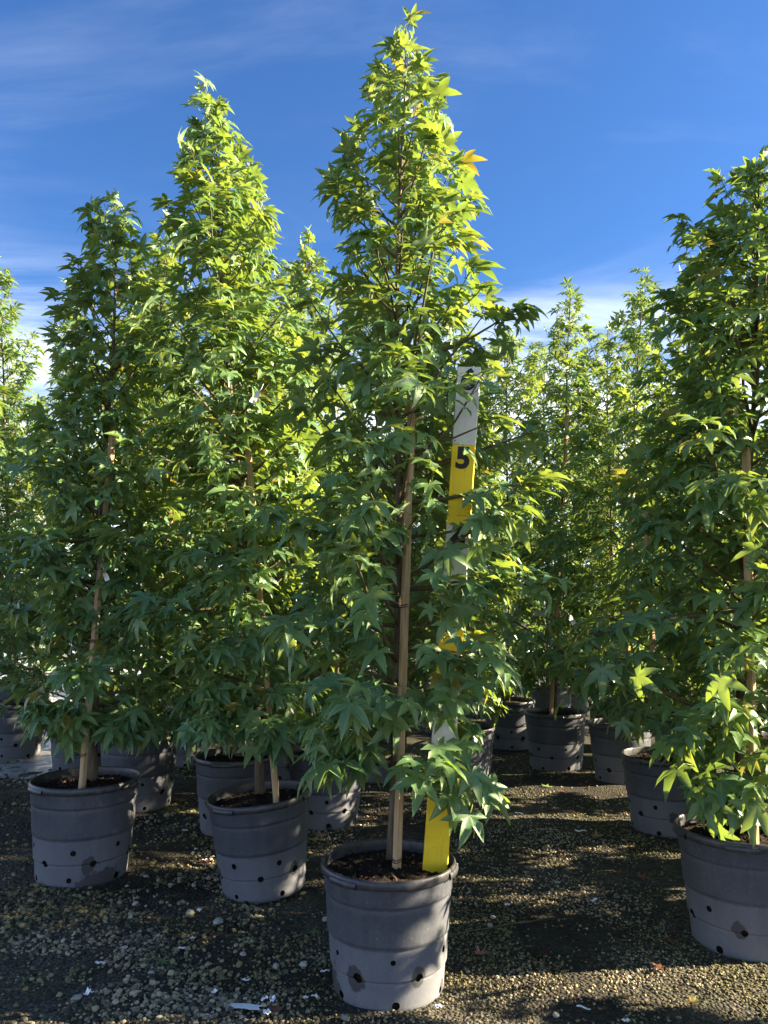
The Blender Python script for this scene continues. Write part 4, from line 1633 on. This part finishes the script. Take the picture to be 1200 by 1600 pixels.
for i, (px, py, s, lab) in enumerate(ST):
    p = ground_at(px, py, 0.004 + s * 0.3)
    o = obj('stone', stone_mesh(700 + i), loc=p, rot=(0, 0, rng.uniform(0, 6.28)))
    o.scale = (s, s, s)
    tag(o, lab, 'stone', 'larger stones lying on the gravel')


def ground_line(pxs, rad, name, label, cat, mat):
    P = [ground_at(px, py, 0.0) for (px, py) in pxs]
    n = []
    for a, b_ in zip(P[:-1], P[1:]):
        for k in range(5):
            p = a.lerp(b_, k / 5)
            n.append(Vector((p.x, p.y, 0.017 + 0.003 * math.sin(k * 2.1 + p.x * 9))))
    n.append(Vector((P[-1].x, P[-1].y, 0.017)))
    o0 = n[0].copy()
    V, F = tube([p - o0 for p in n], rad, 5)
    o = obj(name, mesh_py(name, V, F, [mat]), loc=o0)
    return tag(o, label, cat)


ground_line([(812, 1226), (850, 1262), (905, 1302)], 0.0022, 'thin_wire', 'thin dark wire lying on shaded ground between the rows', 'wire', M_TIE)
ground_line([(992, 1484), (1030, 1520), (1078, 1564)], 0.0013, 'leaf_stalk', 'long thin brown leaf stalk across the sunlit band', 'stalk', FALLEN['rust'])
ground_line([(702, 1468), (770, 1455), (868, 1440)], 0.0030, 'twig', 'dark straight twig in the shade right of the frontmost pot', 'twig', M_TWIG)


def make_litter():
    """crumbled dry leaf bits and bark flecks strewn over the gravel"""
    g = np.random.default_rng(61)
    n = 2600
    y = 2.0 + 3.6 * g.random(n) ** 1.3
    x = g.uniform(-1, 1, n) * (0.56 * y + 0.1)
    keep = vnoise(x + 9, y + 5, 0.4, 8) > 0.42
    x, y = x[keep], y[keep]
    n = len(x)
    base = np.array([(-1, -.35, 0), (-.2, -.6, .1), (.8, -.25, -.05), (1, .2, .1), (.1, .55, -.05), (-.8, .3, .12)])
    V = base[None] * g.uniform(0.5, 1.4, (n, 6, 1)) * g.uniform(0.4, 1.0, (n, 1, 3)) + np.array([0, 0, 0.0])
    V[:, :, 2] += g.normal(size=(n, 6)) * 0.10
    an = g.random(n) * 6.283
    ca, sa = np.cos(an)[:, None], np.sin(an)[:, None]
    S = (0.004 + 0.010 * g.random(n) ** 2)[:, None]
    P = np.stack([(V[:, :, 0] * ca - V[:, :, 1] * sa) * S + x[:, None], (V[:, :, 0] * sa + V[:, :, 1] * ca) * S + y[:, None], V[:, :, 2] * S + (bumps(x, y) + 0.0095)[:, None]], 2)
    F0 = np.array([(0, 1, 5), (1, 4, 5), (1, 2, 4), (2, 3, 4)])
    F = (F0[None] + (np.arange(n) * 6)[:, None, None]).reshape(-1, 3)
    me = mesh_tris('leaf_litter', P.reshape(-1, 3), F, [M_LITTER], smooth=False, attrs={'rnd': np.repeat(g.random(n), 6)})
    tag(obj('leaf_litter', me), 'crumbled dry leaf bits strewn over the gravel', 'leaf litter', kind='stuff')


M_LITTER = simple('dry_litter', lambda b: b.bsdf(b.ramp(b.attr('rnd'), [(0.0, (0.03, 0.018, 0.013)), (0.5, (0.085, 0.045, 0.028)), (0.8, (0.15, 0.085, 0.05)), (1.0, (0.26, 0.19, 0.11))]), 0.85, 0.2))
make_litter()
